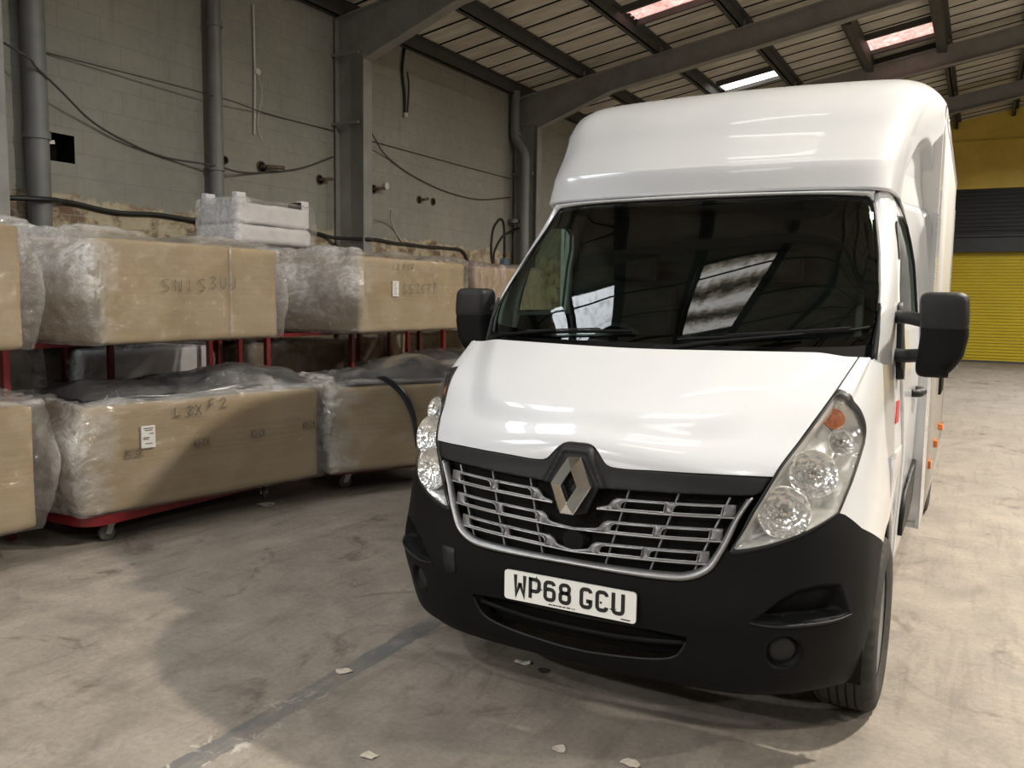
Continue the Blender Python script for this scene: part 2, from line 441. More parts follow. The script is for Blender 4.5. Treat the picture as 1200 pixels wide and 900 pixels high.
# pale crumbled filler beside the seam
sd = ramp(nt, math_n(nt, 'MULTIPLY', dx, 5), [(.28, (1, 1, 1)), (.75, (0, 0, 0))])
cr = ramp(nt, noise_tex(nt, v, 9, 8, .75, 1), [(.56, (0, 0, 0)), (.62, (1, 1, 1))])
near = ramp(nt, math_n(nt, 'MULTIPLY_ADD', sep.outputs[1], -.5, .5), [(.5, (0, 0, 0)), (.8, (1, 1, 1))])
c = mixc(nt, math_n(nt, 'MULTIPLY', math_n(nt, 'MULTIPLY', sd, cr), math_n(nt, 'MULTIPLY', near, .7)), c, (.50, .46, .41, 1))
nt.links.new(c, b.inputs['Base Color'])
rr = ramp(nt, mid, [(.3, (.55, .55, .55)), (.7, (.78, .78, .78))]); nt.links.new(rr, b.inputs['Roughness'])
b.inputs['Specular IOR Level'].default_value = .35
nt.links.new(bump(nt, math_n(nt, 'ADD', mid, math_n(nt, 'MULTIPLY', fine, .3)), .35, .01), b.inputs['Normal'])
nt.links.new(b.outputs[0], out.inputs[0]); M['floor'] = m
# painted block wall: greenish grey paint, block joints, a band low down where paint has gone and brick shows
m, nt, out = new_mat('painted_block_wall')
b = N(nt, 'ShaderNodeBsdfPrincipled'); v = coords(nt)
sep = N(nt, 'ShaderNodeSeparateXYZ'); nt.links.new(v, sep.inputs[0])
cmb = N(nt, 'ShaderNodeCombineXYZ'); nt.links.new(sep.outputs[1], cmb.inputs[0]); nt.links.new(sep.outputs[2], cmb.inputs[1])
blk = N(nt, 'ShaderNodeTexBrick'); blk.inputs['Scale'].default_value = 1.0; blk.inputs['Brick Width'].default_value = .45; blk.inputs['Row Height'].default_value = .225
blk.inputs['Mortar Size'].default_value = .006; blk.inputs['Mortar Smooth'].default_value = .4
nt.links.new(cmb.outputs[0], blk.inputs['Vector'])
nm = noise_tex(nt, v, .9, 6, .6); nf = noise_tex(nt, v, 9, 5, .65)
paint = ramp(nt, nm, [(.3, (.255, .252, .222)), (.55, (.295, .290, .258)), (.75, (.335, .328, .292))])
paint = mixc(nt, 1.0, paint, ramp(nt, nf, [(.3, (.92, .92, .92)), (.7, (1.06, 1.06, 1.06))]), 'MULTIPLY')
paint = mixc(nt, math_n(nt, 'MULTIPLY', blk.outputs['Fac'], .22), paint, (.13, .13, .115, 1))
drip = ramp(nt, noise_tex(nt, coords(nt, (1, 3.5, .25)), 2.2, 6, .7), [(.58, (1, 1, 1)), (.72, (.78, .77, .75))])
paint = mixc(nt, .7, paint, drip, 'MULTIPLY')
br = N(nt, 'ShaderNodeTexBrick'); br.inputs['Scale'].default_value = 1.0; br.inputs['Brick Width'].default_value = .23; br.inputs['Row Height'].default_value = .078
br.inputs['Mortar Size'].default_value = .007
br.inputs['Color1'].default_value = (.17, .105, .07, 1); br.inputs['Color2'].default_value = (.30, .22, .15, 1); br.inputs['Mortar'].default_value = (.26, .225, .18, 1)
nt.links.new(cmb.outputs[0], br.inputs['Vector'])
cream = ramp(nt, noise_tex(nt, coords(nt, (1, 1.6, 2.2)), 2.6, 7, .7), [(.44, (0, 0, 0)), (.54, (1, 1, 1))])
plaster = ramp(nt, nf, [(.3, (.40, .35, .25)), (.7, (.52, .46, .33))])
low = mixc(nt, cream, br.outputs[0], plaster)
h = math_n(nt, 'ADD', sep.outputs[2], math_n(nt, 'MULTIPLY_ADD', noise_tex(nt, v, 2.4, 6, .7), .5, -.25))
# band top falls gently along the wall
h = math_n(nt, 'SUBTRACT', h, math_n(nt, 'MULTIPLY_ADD', sep.outputs[1], -.008, 2.52))
msk = ramp(nt, math_n(nt, 'MULTIPLY_ADD', h, 6, .5), [(.42, (1, 1, 1)), (.58, (0, 0, 0))])
c = mixc(nt, msk, paint, low)
nt.links.new(c, b.inputs['Base Color']); b.inputs['Roughness'].default_value = .8; b.inputs['Specular IOR Level'].default_value = .3
hh = math_n(nt, 'ADD', math_n(nt, 'MULTIPLY', blk.outputs['Fac'], -1), math_n(nt, 'MULTIPLY', nf, .5))
nt.links.new(bump(nt, hh, .35, .012), b.inputs['Normal'])
nt.links.new(b.outputs[0], out.inputs[0]); M['wall'] = m
M['wall_plain'] = simple('plain_grey_wall', (.30, .295, .28), .8, 0, .12, 1.2, .2, 8)
M['yellow'] = simple('yellow_cladding', (.72, .52, .09), .55, 0, .14, 1.2)
M['shutter_yellow'] = simple('yellow_shutter', (.50, .375, .012), .5, 0, .08, 1.5)
M['shutter_dark'] = simple('dark_shutter_hood', (.022, .022, .023), .6, 0, .15, 2)
# roof underside: off-white dusty liner boards with dark stains
m, nt, out = new_mat('roof_liner_board')
b = N(nt, 'ShaderNodeBsdfPrincipled'); v = coords(nt)
c = ramp(nt, noise_tex(nt, v, .8, 6, .65), [(.3, (.50, .475, .42)), (.55, (.64, .61, .545)), (.75, (.72, .69, .62))])
c = mixc(nt, 1.0, c, ramp(nt, noise_tex(nt, coords(nt, (.5, 3, 1)), 2.4, 5, .7), [(.42, (.8, .78, .75)), (.62, (1.05, 1.05, 1.05))]), 'MULTIPLY')
nt.links.new(c, b.inputs['Base Color']); b.inputs['Roughness'].default_value = .85
nt.links.new(b.outputs[0], out.inputs[0]); M['roof'] = m
# corrugated translucent skylight: daylight through dirty, pinkish sheet
def skylight_mat(name, a, b_, s, seed):
    m, nt, out = new_mat(name)
    v = coords(nt, (1.2, 1, 1)); f = noise_tex(nt, v, 3.5 + seed, 7, .72, .6)
    col = ramp(nt, f, [(.30, tuple(c * .45 for c in a)), (.50, a), (.72, b_)])
    e = N(nt, 'ShaderNodeEmission'); e.inputs[1].default_value = s
    nt.links.new(col, e.inputs[0]); nt.links.new(e.outputs[0], out.inputs[0]); return m
M['sky_pink'] = skylight_mat('skylight_pinkish', (.80, .42, .36), (1.0, .80, .74), 1.5, 0)
M['sky_white'] = skylight_mat('skylight_white', (1.0, .95, .88), (1.0, 1.0, .98), 4.0, 1)
M['sky_bright'] = skylight_mat('skylight_clear', (.90, .95, 1.0), (.93, .97, 1.0), SKY_A, 2)
# filthy corrugated sheet: daylight comes in bands along the corrugations
m, nt, out = new_mat('skylight_dirty')
v = coords(nt); sep = N(nt, 'ShaderNodeSeparateXYZ'); nt.links.new(v, sep.inputs[0])
ph = math_n(nt, 'ADD', math_n(nt, 'MULTIPLY', sep.outputs[1], 13.5), math_n(nt, 'MULTIPLY_ADD', noise_tex(nt, coords(nt, (1, .5, 1)), 4, 4, .6), 3.2, -1.6))
band = math_n(nt, 'MULTIPLY_ADD', math_n(nt, 'SINE', ph), .5, .5)
sp_ = noise_tex(nt, coords(nt, (1, 2.5, 1)), 9, 8, .78, .5)
tot = math_n(nt, 'MULTIPLY_ADD', band, .6, math_n(nt, 'MULTIPLY_ADD', sp_, 1.1, -.35))
col = ramp(nt, tot, [(.18, (.035, .03, .022)), (.45, (.32, .28, .22)), (.8, (.95, .93, .88))])
e = N(nt, 'ShaderNodeEmission'); e.inputs[1].default_value = SKY_B
nt.links.new(col, e.inputs[0]); nt.links.new(e.outputs[0], out.inputs[0]); M['sky_dirty'] = m
# ------------------------------------------------------------------ the hall
WX = -6.45; Y0, Y1 = -13.0, 24.5; XR = 14.45; RIDGE = 4.0; SL = .178
def roof_z(x): return 5.2 + SL * ((x if x <= RIDGE else 2 * RIDGE - x) + 6.5)   # underside of the purlins
structure(MB().box((WX - .3, Y0 - .3, -.2), (XR + .3, Y1 + .3, 0)).build('floor', M['floor']))
# left wall with one square opening
hole = [(2.335, 2.825), (2.61, 2.825), (2.61, 3.085), (2.335, 3.085)]
wl = patch([(Y0, 0), (Y1, 0), (Y1, 5.5), (Y0, 5.5)], 2.5, lambda q: [(WX, a, b) for a, b in q], [hole])
structure(wl.build('wall_left', M['wall'], solid=.28, fixn=False, off=-1))
structure(MB().box((XR, Y0, 0), (XR + .3, Y1, 5.6)).build('wall_right', M['wall_plain']))
# back wall (behind the camera) with the open roller-door daylight opening
DX0, DX1, DZ = -4.1, -1.3, 3.4
gb = MB().prism([(WX, Y0, 0), (DX0, Y0, 0), (DX0, Y0, roof_z(DX0) + .2), (WX, Y0, 5.4)], (0, 0, 0), (0, -.3, 0))
gb.prism([(DX0, Y0, DZ), (DX1, Y0, DZ), (DX1, Y0, roof_z(DX1) + .2), (DX0, Y0, roof_z(DX0) + .2)], (0, 0, 0), (0, -.3, 0))
gb.prism([(DX1, Y0, 0), (XR, Y0, 0), (XR, Y0, 5.6), (RIDGE, Y0, roof_z(RIDGE) + .2), (DX1, Y0, roof_z(DX1) + .2)], (0, 0, 0), (0, -.3, 0))
structure(gb.build('wall_back', M['wall_plain'], fixn=True))
# far wall: yellow cladding above, shutter below
SX0, SX1 = -3.4, 3.6
fw = MB()
fw.prism([(WX, Y1, 0), (SX0, Y1, 0), (SX0, Y1, roof_z(SX0) + .2), (WX, Y1, 5.4)], (0, 0, 0), (0, .3, 0))
fw.prism([(SX0, Y1, 4.78), (SX1, Y1, 4.78), (SX1, Y1, roof_z(SX1) + .2), (SX0, Y1, roof_z(SX0) + .2)], (0, 0, 0), (0, .3, 0))
fw.prism([(SX1, Y1, 0), (XR, Y1, 0), (XR, Y1, 5.6), (RIDGE, Y1, roof_z(RIDGE) + .2), (SX1, Y1, roof_z(SX1) + .2)], (0, 0, 0), (0, .3, 0))
structure(fw.build('wall_far', M['yellow'], fixn=True))
structure(MB().box((WX, Y1 - .05, 6.02), (XR, Y1, 6.07)).build('trim_1', M['yellow']))
# roller shutter in the far wall
def slats(x0, x1, z0, z1, y, pitch, d):
    mb = MB(); n = int((z1 - z0) / pitch); prof = []
    for i in range(n):
        z = z0 + i * pitch
        for t, o in ((0, 0), (.25, d), (.6, d), (.85, 0)): prof.append((z + t * pitch, y - o))
    prof.append((z1, y))
    mb.grid([[(x0, yy, z), (x1, yy, z)] for z, yy in prof]); return mb
sh = slats(SX0, SX1, .02, 3.07, Y1 + .12, .085, .022).build('door_1', M['shutter_yellow'], solid=.02)
structure(sh)
MB().box((SX0, Y1 + .06, 0), (SX1, Y1 + .15, .06)).build('bottom_rail', M['purlin'], sh)
dk = slats(SX0, SX1, 3.52, 4.78, Y1 + .1, .11, .02)
dk.box((SX0, Y1 - .16, 3.46), (SX1, Y1 + .1, 3.52)).box((SX0, Y1 - .1, 3.05), (SX1, Y1 + .1, 3.46))
structure(dk.build('trim_2', M['shutter_dark']))
# roof: two slopes of liner board
for nm, xs in (('ceiling', (WX - .3, RIDGE)), ('ceiling_far', (RIDGE, XR + .3))):
    a, b = xs
    structure(MB().prism([(a, Y0, roof_z(a) + .2), (b, Y0, roof_z(b) + .2), (b, Y0, roof_z(b) + .3), (a, Y0, roof_z(a) + .3)], (0, Y0, 0), (0, Y1, 0)).build(
        'ceiling' if nm == 'ceiling' else 'ceiling_side', M['roof'], fixn=True))
# dark board joints up the slope, every half metre
jt = MB(); y = -9.5
while y < Y1:
    jt.bar((WX, y, roof_z(WX) + .195), (RIDGE, y, roof_z(RIDGE) + .195), .03, .016)
    y += .503
structure(jt.build('trim_3', M['void']))
# purlins along the hall
k = 0
for x in (-6.33, -5.13, -3.74, -2.37, -1.0, .37, 1.72, 3.0, 5.2, 6.6, 8.0, 9.4, 10.8, 12.2, 13.6):
    z = roof_z(x)
    mb = MB().box((x - .012, Y0, z), (x + .012, Y1, z + .2)).box((x - .085, Y0, z), (x + .012, Y1, z + .012)).box((x - .012, Y0, z + .188), (x + .085, Y1, z + .2))
    structure(mb.build('roof_purlin', M['purlin'], fixn=True))
# portal frames: column, rafter with haunch, clips
def portal(y, label, pipe=True):
    t = thing('portal_frame', label, 'steel frame', (WX, y, 0), group=None)
    zt = 4.65; top = roof_z(WX + .45) - WX * 0
    c = MB().box((.03, -.012, 0), (.50, .012, 5.2)).box((.03, -.09, 0), (.045, .09, 5.2)).box((.488, -.09, 0), (.505, .09, 4.72))
    c.build('column', M['steel'], t)
    def L(x, z): return (x - WX, 0, z)
    r = MB(); xe = RIDGE
    xh = -4.55
    web = [L(WX + .03, roof_z(WX + .03)), L(WX + .03, 4.66), L(WX + .50, 4.66), L(xh, roof_z(xh) - .37), L(xe, roof_z(xe) - .37), L(xe, roof_z(xe))]
    r.prism([(a, -.008, b_) for a, _, b_ in web], (0, 0, 0), (0, .016, 0))
    r.bar(L(WX + .03, roof_z(WX + .03) - .008), L(xe, roof_z(xe) - .008), .18, .016)
    r.bar(L(WX + .50, 4.66), L(xh, roof_z(xh) - .37), .18, .016)
    r.bar(L(xh, roof_z(xh) - .37), L(xe, roof_z(xe) - .37), .18, .016)
    r.build('rafter', M['steel'], t, fixn=True)
    f = MB(); xw = XR
    f.bar(L(xe, roof_z(xe) - .008), L(xw, roof_z(xw) - .008), .18, .016).bar(L(xe, roof_z(xe) - .37), L(xw, roof_z(xw) - .37), .18, .016)
    f.prism([(a, -.008, b_) for a, _, b_ in (L(xe, roof_z(xe)), L(xe, roof_z(xe) - .37), L(xw, roof_z(xw) - .37), L(xw, roof_z(xw)))], (0, 0, 0), (0, .016, 0))
    f.build('far_rafter', M['steel'], t, fixn=True)
    for x in (-5.13, -3.74, -2.37, -1.0, .37, 1.72):
        MB().bar(L(x + .02, roof_z(x) + .12), L(x + .06, roof_z(x) - .34), .06, .012, up=(0, 1, 0)).build('purlin_clip', M['steel'], t).location = (0, -.014, 0)
    for z in (3.86, 4.74):
        MB().box((.0, -.13, z - .015), (.44, -.09, z + .015)).build('wall_tie', M['steel'], t)
    return t
portal(6.45, 'nearest grey steel portal frame, its column standing left of the cab')
portal(11.43, 'grey steel portal frame whose column stands beside the van mirror with a drainpipe')
portal(15.75, 'grey steel portal frame crossing above the back of the van box')
portal(20.3, 'farthest grey steel portal frame, just before the yellow shutter wall')
portal(1.56, 'grey steel portal frame whose column edge shows at the far left of the wall')
portal(-4.4, 'grey steel portal frame behind the viewer')
portal(-9.2, 'grey steel portal frame nearest the open daylight door')
# skylights between the purlins (daylight through corrugated sheet)
def corr(x0, x1, y0, y1, lift=.185):
    n = 4 * max(2, int((y1 - y0) / .076)); P = []
    for i in range(n + 1):
        yy = y0 + (y1 - y0) * i / n; dz = .012 * math.cos((yy - y0) / .076 * PI)
        P.append([(x0, yy, roof_z(x0) + lift + dz), (x1, yy, roof_z(x1) + lift + dz)])
    return MB().grid(P)
sk = [(-3.68, -2.44, 9.55, 10.2, 'sky_pink'), (-3.62, -2.5, 14.5, 15.2, 'sky_white'), (-.94, .31, 14.3, 15.3, 'sky_pink'), (-.94, .31, 12.62, 12.95, 'sky_pink')]
SKN = [0]
def skylight(x0, x1, y0, y1, mt):
    SKN[0] += 1
    o = structure(corr(x0, x1, y0, y1).build('window_%d' % SKN[0], M[mt]))
    fr = MB()
    for yy in (y0, y1): fr.bar((x0, yy, roof_z(x0) + .15), (x1, yy, roof_z(x1) + .15), .05, .1)
    fr.build('window_frame', M['purlin'], o)
for s in sk: skylight(*s)
# the deep framed opening round the third skylight
fr = MB()
fr.bar((-.94, 16.1, roof_z(-.94) + .09), (.33, 16.1, roof_z(.33) + .09), .16, .2).bar((.31, 12.5, roof_z(.31) + .03), (.31, 16.1, roof_z(.31) + .03), .16, .26)
fr.bar((-.94, 12.5, roof_z(-.94) + .03), (-.94, 16.1, roof_z(-.94) + .03), .12, .26)
structure(fr.build('trim_4', M['purlin']))
# more rooflights over the near part of the hall, the ones that light and mirror in the van, two added only as fill
for x0, x1, y0, y1, mt in ((-3.66, -2.46, .45, 1.25, 'sky_bright'), (-4.35, -3.82, .45, 1.15, 'sky_bright'),
                          (-.92, .29, .02, 1.28, 'sky_dirty'), (-5.05, -3.82, -3.0, -1.2, 'sky_bright'), (-5.05, -3.82, -6.8, -5.2, 'sky_bright'), (-.92, .29, -1.0, -.5, 'sky_dirty'), (-.92, .29, 2.4, 2.7, 'sky_dirty'), (-.92, .29, -5.6, -5.2, 'sky_dirty'),  # the two sky_bright panels here are added for soft ambient fill
                          (-3.66, -2.46, -6.6, -6.0, 'sky_dirty'), (6.8, 7.8, 1.0, 2.0, 'sky_dirty'), (6.8, 7.8, -5.0, -4.0, 'sky_dirty')):
    skylight(x0, x1, y0, y1, mt)

# wall furniture -----------------------------------------------------------
def downpipe(y, r, label, pts=None):
    t = thing('downpipe', label, 'pipe', (WX + r + .05, y, 0))
    MB().tube(pts or [(0, 0, 0), (0, 0, 5.25)], r, 18).build('pipe', M['pipe'], t, smooth=50)
    for z in (3.0, 4.55):
        MB().lathe([(r, -.03), (r + .015, -.03), (r + .015, .03), (r, .03)], (0, 0, z), (0, 0, 1), 18).build('collar', M['pipe'], t, smooth=50)
    return t
downpipe(2.14, .10, 'thick grey drainpipe at the far left of the wall')
downpipe(4.24, .075, 'thinner grey drainpipe between the square wall opening and white conduit')
downpipe(11.2, .085, 'grey drainpipe with an offset bend beside the second steel column',
         [(-.02, 0, 5.3), (-.02, 0, 4.55), (.0, .0, 4.46), (.12, .0, 4.30), (.18, .0, 4.2), (.20, .0, 4.08), (.20, .0, 0)])
# square opening: dark recess lining
v = thing('wall_vent', 'square dark vent opening low on the left wall beside the thick drainpipe', 'vent', (WX, 2.47, 2.955))
bx = MB(); y0, z0, y1, z1 = -.137, -.13, .139, .13
bx.add([(0, y0, z0), (0, y1, z0), (0, y1, z1), (0, y0, z1), (-.25, y0, z0), (-.25, y1, z0), (-.25, y1, z1), (-.25, y0, z1)],
       [(0, 1, 5, 4), (1, 2, 6, 5), (2, 3, 7, 6), (3, 0, 4, 7), (4, 5, 6, 7)])
bx.build('duct_lining', M['void'], v)
MB().bar((-.1, -.12, .04), (-.1, .0, .06), .02, .035).build('latch', M['galv'], v)
def cable(pts, r, label, m='cable', cat='cable', k=6, name='cable', wig=0):
    """pts: (y, z) along the left wall, or (y, z, stand-off)"""
    P = [(WX + .02 + (q[2] if len(q) > 2 else 0), q[0], q[1]) for q in pts]
    P = [np.array((max(q[0], WX + r * 1.1), q[1], q[2])) for q in crom(P, k)]
    if wig: P = [p + np.array([0, 0, wig * noise.noise(Vector((p[1] * 1.7, 3.1, 0)))]) for p in P]
    o = MB().tube(P, r, 8).build(name, M[m], smooth=60)
    return tag(o, label, cat)
cable([(1.2, 3.98, .03), (1.93, 3.66, .26), (2.08, 3.57, .25), (2.35, 3.42, .2), (2.73, 3.25, .06), (3.1, 3.13, .03), (3.61, 3.04), (4.1, 3.02, .13), (4.3, 3.0, .19), (4.5, 3.0, .12), (4.96, 3.05), (5.69, 3.2), (6.33, 3.44)], .011, 'black slack cable sagging across the wall between thick drainpipe and first column', 'cable_grey')
cable([(2.3, 3.79), (4.2, 3.77, .14), (5.2, 3.77), (6.35, 3.78)], .007, 'thin straight wire along the wall above the slack cable', 'cable_grey')
cable([(6.58, 3.78), (9, 3.77), (11.25, 3.77)], .007, 'thin straight wire between first and second steel columns', 'cable_grey')
cable([(6.6, 3.80, .4), (7.0, 3.74, .2), (7.47, 3.62, .02), (8.1, 3.44), (9.05, 3.30), (10.12, 3.28), (11.25, 3.44)], .010, 'slack cable drooping from first column towards the second column', 'cable_grey')
cable([(-.5, 2.5), (1.0, 2.42, .02), (1.87, 2.41, .24), (2.2, 2.43, .24), (2.45, 2.45, .03), (2.88, 2.41), (3.38, 2.43), (3.96, 2.41, .02), (4.24, 2.42, .17), (4.6, 2.41, .02), (5.94, 2.42), (6.25, 2.38, .1), (6.44, 2.36, .53), (6.7, 2.37, .2), (7.07, 2.40), (7.89, 2.385), (8.81, 2.39), (9.44, 2.40), (9.64, 2.34), (9.76, 2.22), (9.95, 2.19), (10.7, 2.185)], .024, 'thick black armoured cable running low along the whole wall', 'cable', wig=.03)
cable([(10.62, 2.2), (10.56, 2.45), (10.62, 2.8), (10.8, 2.98), (10.95, 3.0), (11.03, 2.8), (11.05, 2.2)], .02, 'looped black cable rising from the low cable beside second column')
cable([(10.66, 2.2), (10.68, 2.42), (10.92, 2.68), (11.25, 2.86, .1), (11.7, 2.93, .22), (12.05, 2.94, .1)], .018, 'black cable arching across the drainpipe by the second column')
t = thing('switch_box', 'small blue grey switch box on the wall below the looped cable', 'electrical box', (WX, 11.02, 2.1))
MB().box((0, -.1, 0), (.09, .1, .22)).build('case', M['blue_box'], t, bevel=.008)
MB().box((.09, -.075, .03), (.1, .075, .19)).build('cover', M['blue_box'], t)
t = thing('conduit_drop', 'white plastic conduit with a small junction box high on the wall', 'conduit', (WX, 4.94, 0))
MB().tube([(.02, -.01, 4.97), (.02, 0, 4.2), (.02, -.02, 3.49)], .014, 8).build('conduit', M['conduit'], t, smooth=60)
MB().lathe([(.0, 0), (.04, 0), (.04, .05), (0, .05)], (.0, .03, 4.22), (1, 0, 0), 14).build('junction_box', M['conduit'], t, smooth=40)
MB().tube(crom([(.03, .03, 4.2), (.05, .08, 4.0), (.04, .04, 3.75), (.03, .03, 3.6), (.03, .1, 3.43)], 5), .005, 6).build('loose_wire', M['conduit'], t, smooth=60)
t = thing('lamp_cable', 'black cable with a bare lamp holder hanging from the eaves between the columns', 'cable', (WX, 7.93, 0))
MB().tube(crom([(.0, .05, 5.28), (.03, -.02, 5.15), (.03, -.06, 4.9), (.03, 0, 4.6), (.03, .01, 4.32)], 5), .02, 8).build('cable', M['cable'], t, smooth=60)
MB().tube(crom([(.06, .02, 4.9), (.07, .05, 4.7), (.06, .03, 4.32)], 5), .014, 8).build('cable_end', M['cable'], t, smooth=60)
MB().lathe([(0, 0), (.03, .0), (.038, .03), (.03, .06), (.0, .07)], (.04, .01, 4.25), (0, 0, 1), 14).build('lamp_holder', M['conduit'], t, smooth=60)
cable([(7.0, 2.80, .45), (7.2, 2.79, .3), (7.47, 2.71, .1), (7.7, 2.58), (7.89, 2.42)], .010, 'short pale cable curving down from the first column to the low cable', 'conduit')
def stub(y, z, r, proj, label, m='rust'):
    t = thing('pipe_stub', label, 'pipe stub', (WX, y, z))
    MB().lathe([(0, .012), (r, .012), (r * 1.15, 0)], (0, 0, 0), (1, 0, 0), 16).build('hole', M['void'], t)
    MB().lathe([(r * 1.0, 0), (r * 1.3, .0), (r * 1.2, .035), (r * 1.0, .035)], (-.02, 0, 0), (1, 0, 0), 16).build('ragged_collar', M['rust' if m == 'rust' else m], t, smooth=50)
    if proj: MB().tube([(0, 0, 0), (.1, .0, 0), (.12, proj, .02)], r * .4, 10).build('pipe', M['cable' if m != 'rust' else 'rust'], t, smooth=50)
    return t
stub(4.47, 3.13, .04, 0, 'small round hole in the wall just right of the thinner drainpipe')
stub(5.04, 3.13, .06, .26, 'rusty pipe stub poking from the wall under the white conduit')
stub(6.08, 3.11, .055, .12, 'rusty bracket in the wall just left of the first column')
stub(7.21, 3.12, .055, .1, 'rusty stub with a white cap just right of the first column')
stub(8.35, 3.09, .05, .08, 'short pipe stub midway between the two columns')
stub(8.73, 3.10, .05, 0, 'round dark hole right of the short pipe stub between the columns')
MB().lathe([(0, 0), (.05, 0), (.05, .06), (0, .06)], (.1, .12, .05), (1, 0, 0), 14).build('white_cap', M['conduit'], [o for o in bpy.data.objects if o.get('label', '').startswith('rusty stub with a white cap')][0], smooth=40)
# scraps on the floor
def scrap(x, y, s, label, m='paper', seed=0, name='paper_scrap', cat='litter'):
    rnd = random.Random(seed); n = 9; P = []
    for i in range(n):
        a = 2 * PI * i / n; r = s * (.55 + .5 * rnd.random()); P.append((r * math.cos(a) * 1.3, r * math.sin(a)))
    mb = patch(P, s * .5, lambda q: [(a, b_, .006 + .012 * s / .05 * noise.noise(Vector((a * 30, b_ * 30, seed)))) for a, b_ in q])
    o = mb.build(name, M[m], solid=.002, loc=(x, y, .001)); return tag(o, label, cat)
scrap(-1.07, .03, .035, 'pale flake lying on the dark floor seam', 'flake', 1)
scrap(-.45, .50, .03, 'white paper scrap on the floor under the left of the bumper', 'paper', 2)
scrap(-.33, .47, .028, 'dark leaf scrap beside the paper scrap under the bumper', 'leaf', 3, 'leaf_scrap')
scrap(.01, -.08, .028, 'larger pale flake on the floor in front of the number plate', 'flake', 4)
scrap(.27, -.05, .03, 'cream flake on the floor right of the larger pale flake', 'flake', 5)
scrap(-3.5, 2.05, .07, 'flat grey paper strip on the floor by the second lower carton', 'flake', 6)
scrap(-.55, -.46, .03, 'thin pale sliver on the floor at the bottom of the picture', 'flake', 8)
# ------------------------------------------------------------------ the van: master surface of the cab front
CTRL=[
 [(0,.10,.25),(.2,.102,.25),(.4,.112,.252),(.58,.14,.255),(.72,.205,.26),(.82,.305,.26),(.885,.40,.255),(.92,.49,.25),(.935,.60,.25)],
 [(0,.055,.315),(.2,.057,.313),(.4,.066,.31),(.58,.09,.307),(.735,.16,.302),(.845,.265,.30),(.912,.375,.30),(.945,.48,.30),(.957,.60,.30)],
 [(0,.03,.41),(.2,.032,.41),(.4,.042,.41),(.585,.065,.41),(.745,.13,.41),(.862,.235,.41),(.935,.36,.41),(.962,.475,.41),(.972,.60,.41)],
 [(0,.0,.55),(.2,.0,.55),(.4,.014,.55),(.59,.042,.55),(.755,.11,.55),(.88,.21,.55),(.95,.34,.55),(.975,.47,.55),(.982,.61,.55)],
 [(0,.0,.70),(.2,.002,.70),(.4,.02,.70),(.59,.062,.70),(.755,.13,.70),(.876,.24,.70),(.948,.375,.70),(.972,.52,.70),(.98,.70,.70)],
 [(0,.012,.85),(.2,.016,.85),(.4,.036,.85),(.61,.088,.85),(.765,.165,.845),(.872,.268,.84),(.94,.42,.83),(.967,.63,.825),(.979,.95,.82)],
 [(0,.028,.985),(.2,.034,.98),(.42,.06,.97),(.65,.120,.955),(.788,.208,.945),(.88,.325,.935),(.942,.52,.925),(.966,.78,.915),(.978,1.15,.91)],
 [(0,.055,1.098),(.2,.063,1.085),(.44,.092,1.06),(.685,.165,1.05),(.805,.268,1.04),(.89,.40,1.025),(.942,.60,1.01),(.963,.9,1.0),(.976,1.28,.99)],
 [(0,.21,1.20),(.2,.215,1.195),(.46,.235,1.175),(.735,.285,1.145),(.83,.38,1.13),(.90,.51,1.115),(.94,.72,1.10),(.958,1.0,1.09),(.97,1.35,1.08)],
 [(0,.40,1.30),(.2,.405,1.30),(.48,.42,1.29),(.795,.455,1.268),(.865,.525,1.25),(.91,.66,1.235),(.937,.86,1.22),(.952,1.12,1.21),(.963,1.4,1.20)],
 [(0,.60,1.398),(.2,.605,1.40),(.5,.64,1.405),(.85,.745,1.406),(.887,.80,1.395),(.915,.91,1.375),(.932,1.06,1.36),(.945,1.24,1.35),(.954,1.44,1.34)],
]
G=np.array(CTRL,float)          # [nr,nc,3]
nr,nc=G.shape[:2]
ext=np.zeros((nr+2,nc+2,3))
ext[1:-1,1:-1]=G
ext[1:-1,0]=G[:,1]*[-1,1,1]; ext[1:-1,-1]=2*G[:,-1]-G[:,-2]
ext[0]=2*ext[1]-ext[2]; ext[-1]=2*ext[-2]-ext[-3]
def _w(t):
    t2=t*t;t3=t2*t
    return np.stack([-.5*t+t2-.5*t3,1-2.5*t2+1.5*t3,.5*t+2*t2-1.5*t3,-.5*t2+.5*t3],-1)
def S(u,v):
    u=np.asarray(u,float);v=np.asarray(v,float)
    i=np.clip(np.floor(v).astype(int),0,nr-2);j=np.clip(np.floor(u).astype(int),0,nc-2)
    wv=_w(v-i);wu=_w(u-j);out=0
    for a in range(4):
        for b in range(4):
            out=out+(wv[...,a]*wu[...,b])[...,None]*ext[i+a,j+b]
    return out
def Sn(u, v, off=0.0):
    """point on the cab surface, pushed out along its normal by off"""
    u = np.asarray(u, float); v = np.asarray(v, float); e = 1e-3
    P = S(u, v); du = S(u + e, v) - S(u - e, v); dv = S(u, v + e) - S(u, v - e)
    n = np.cross(du, dv); n /= np.linalg.norm(n, axis=-1, keepdims=True) + 1e-12
    return P + n * np.asarray(off)[..., None] if np.ndim(off) else P + n * off
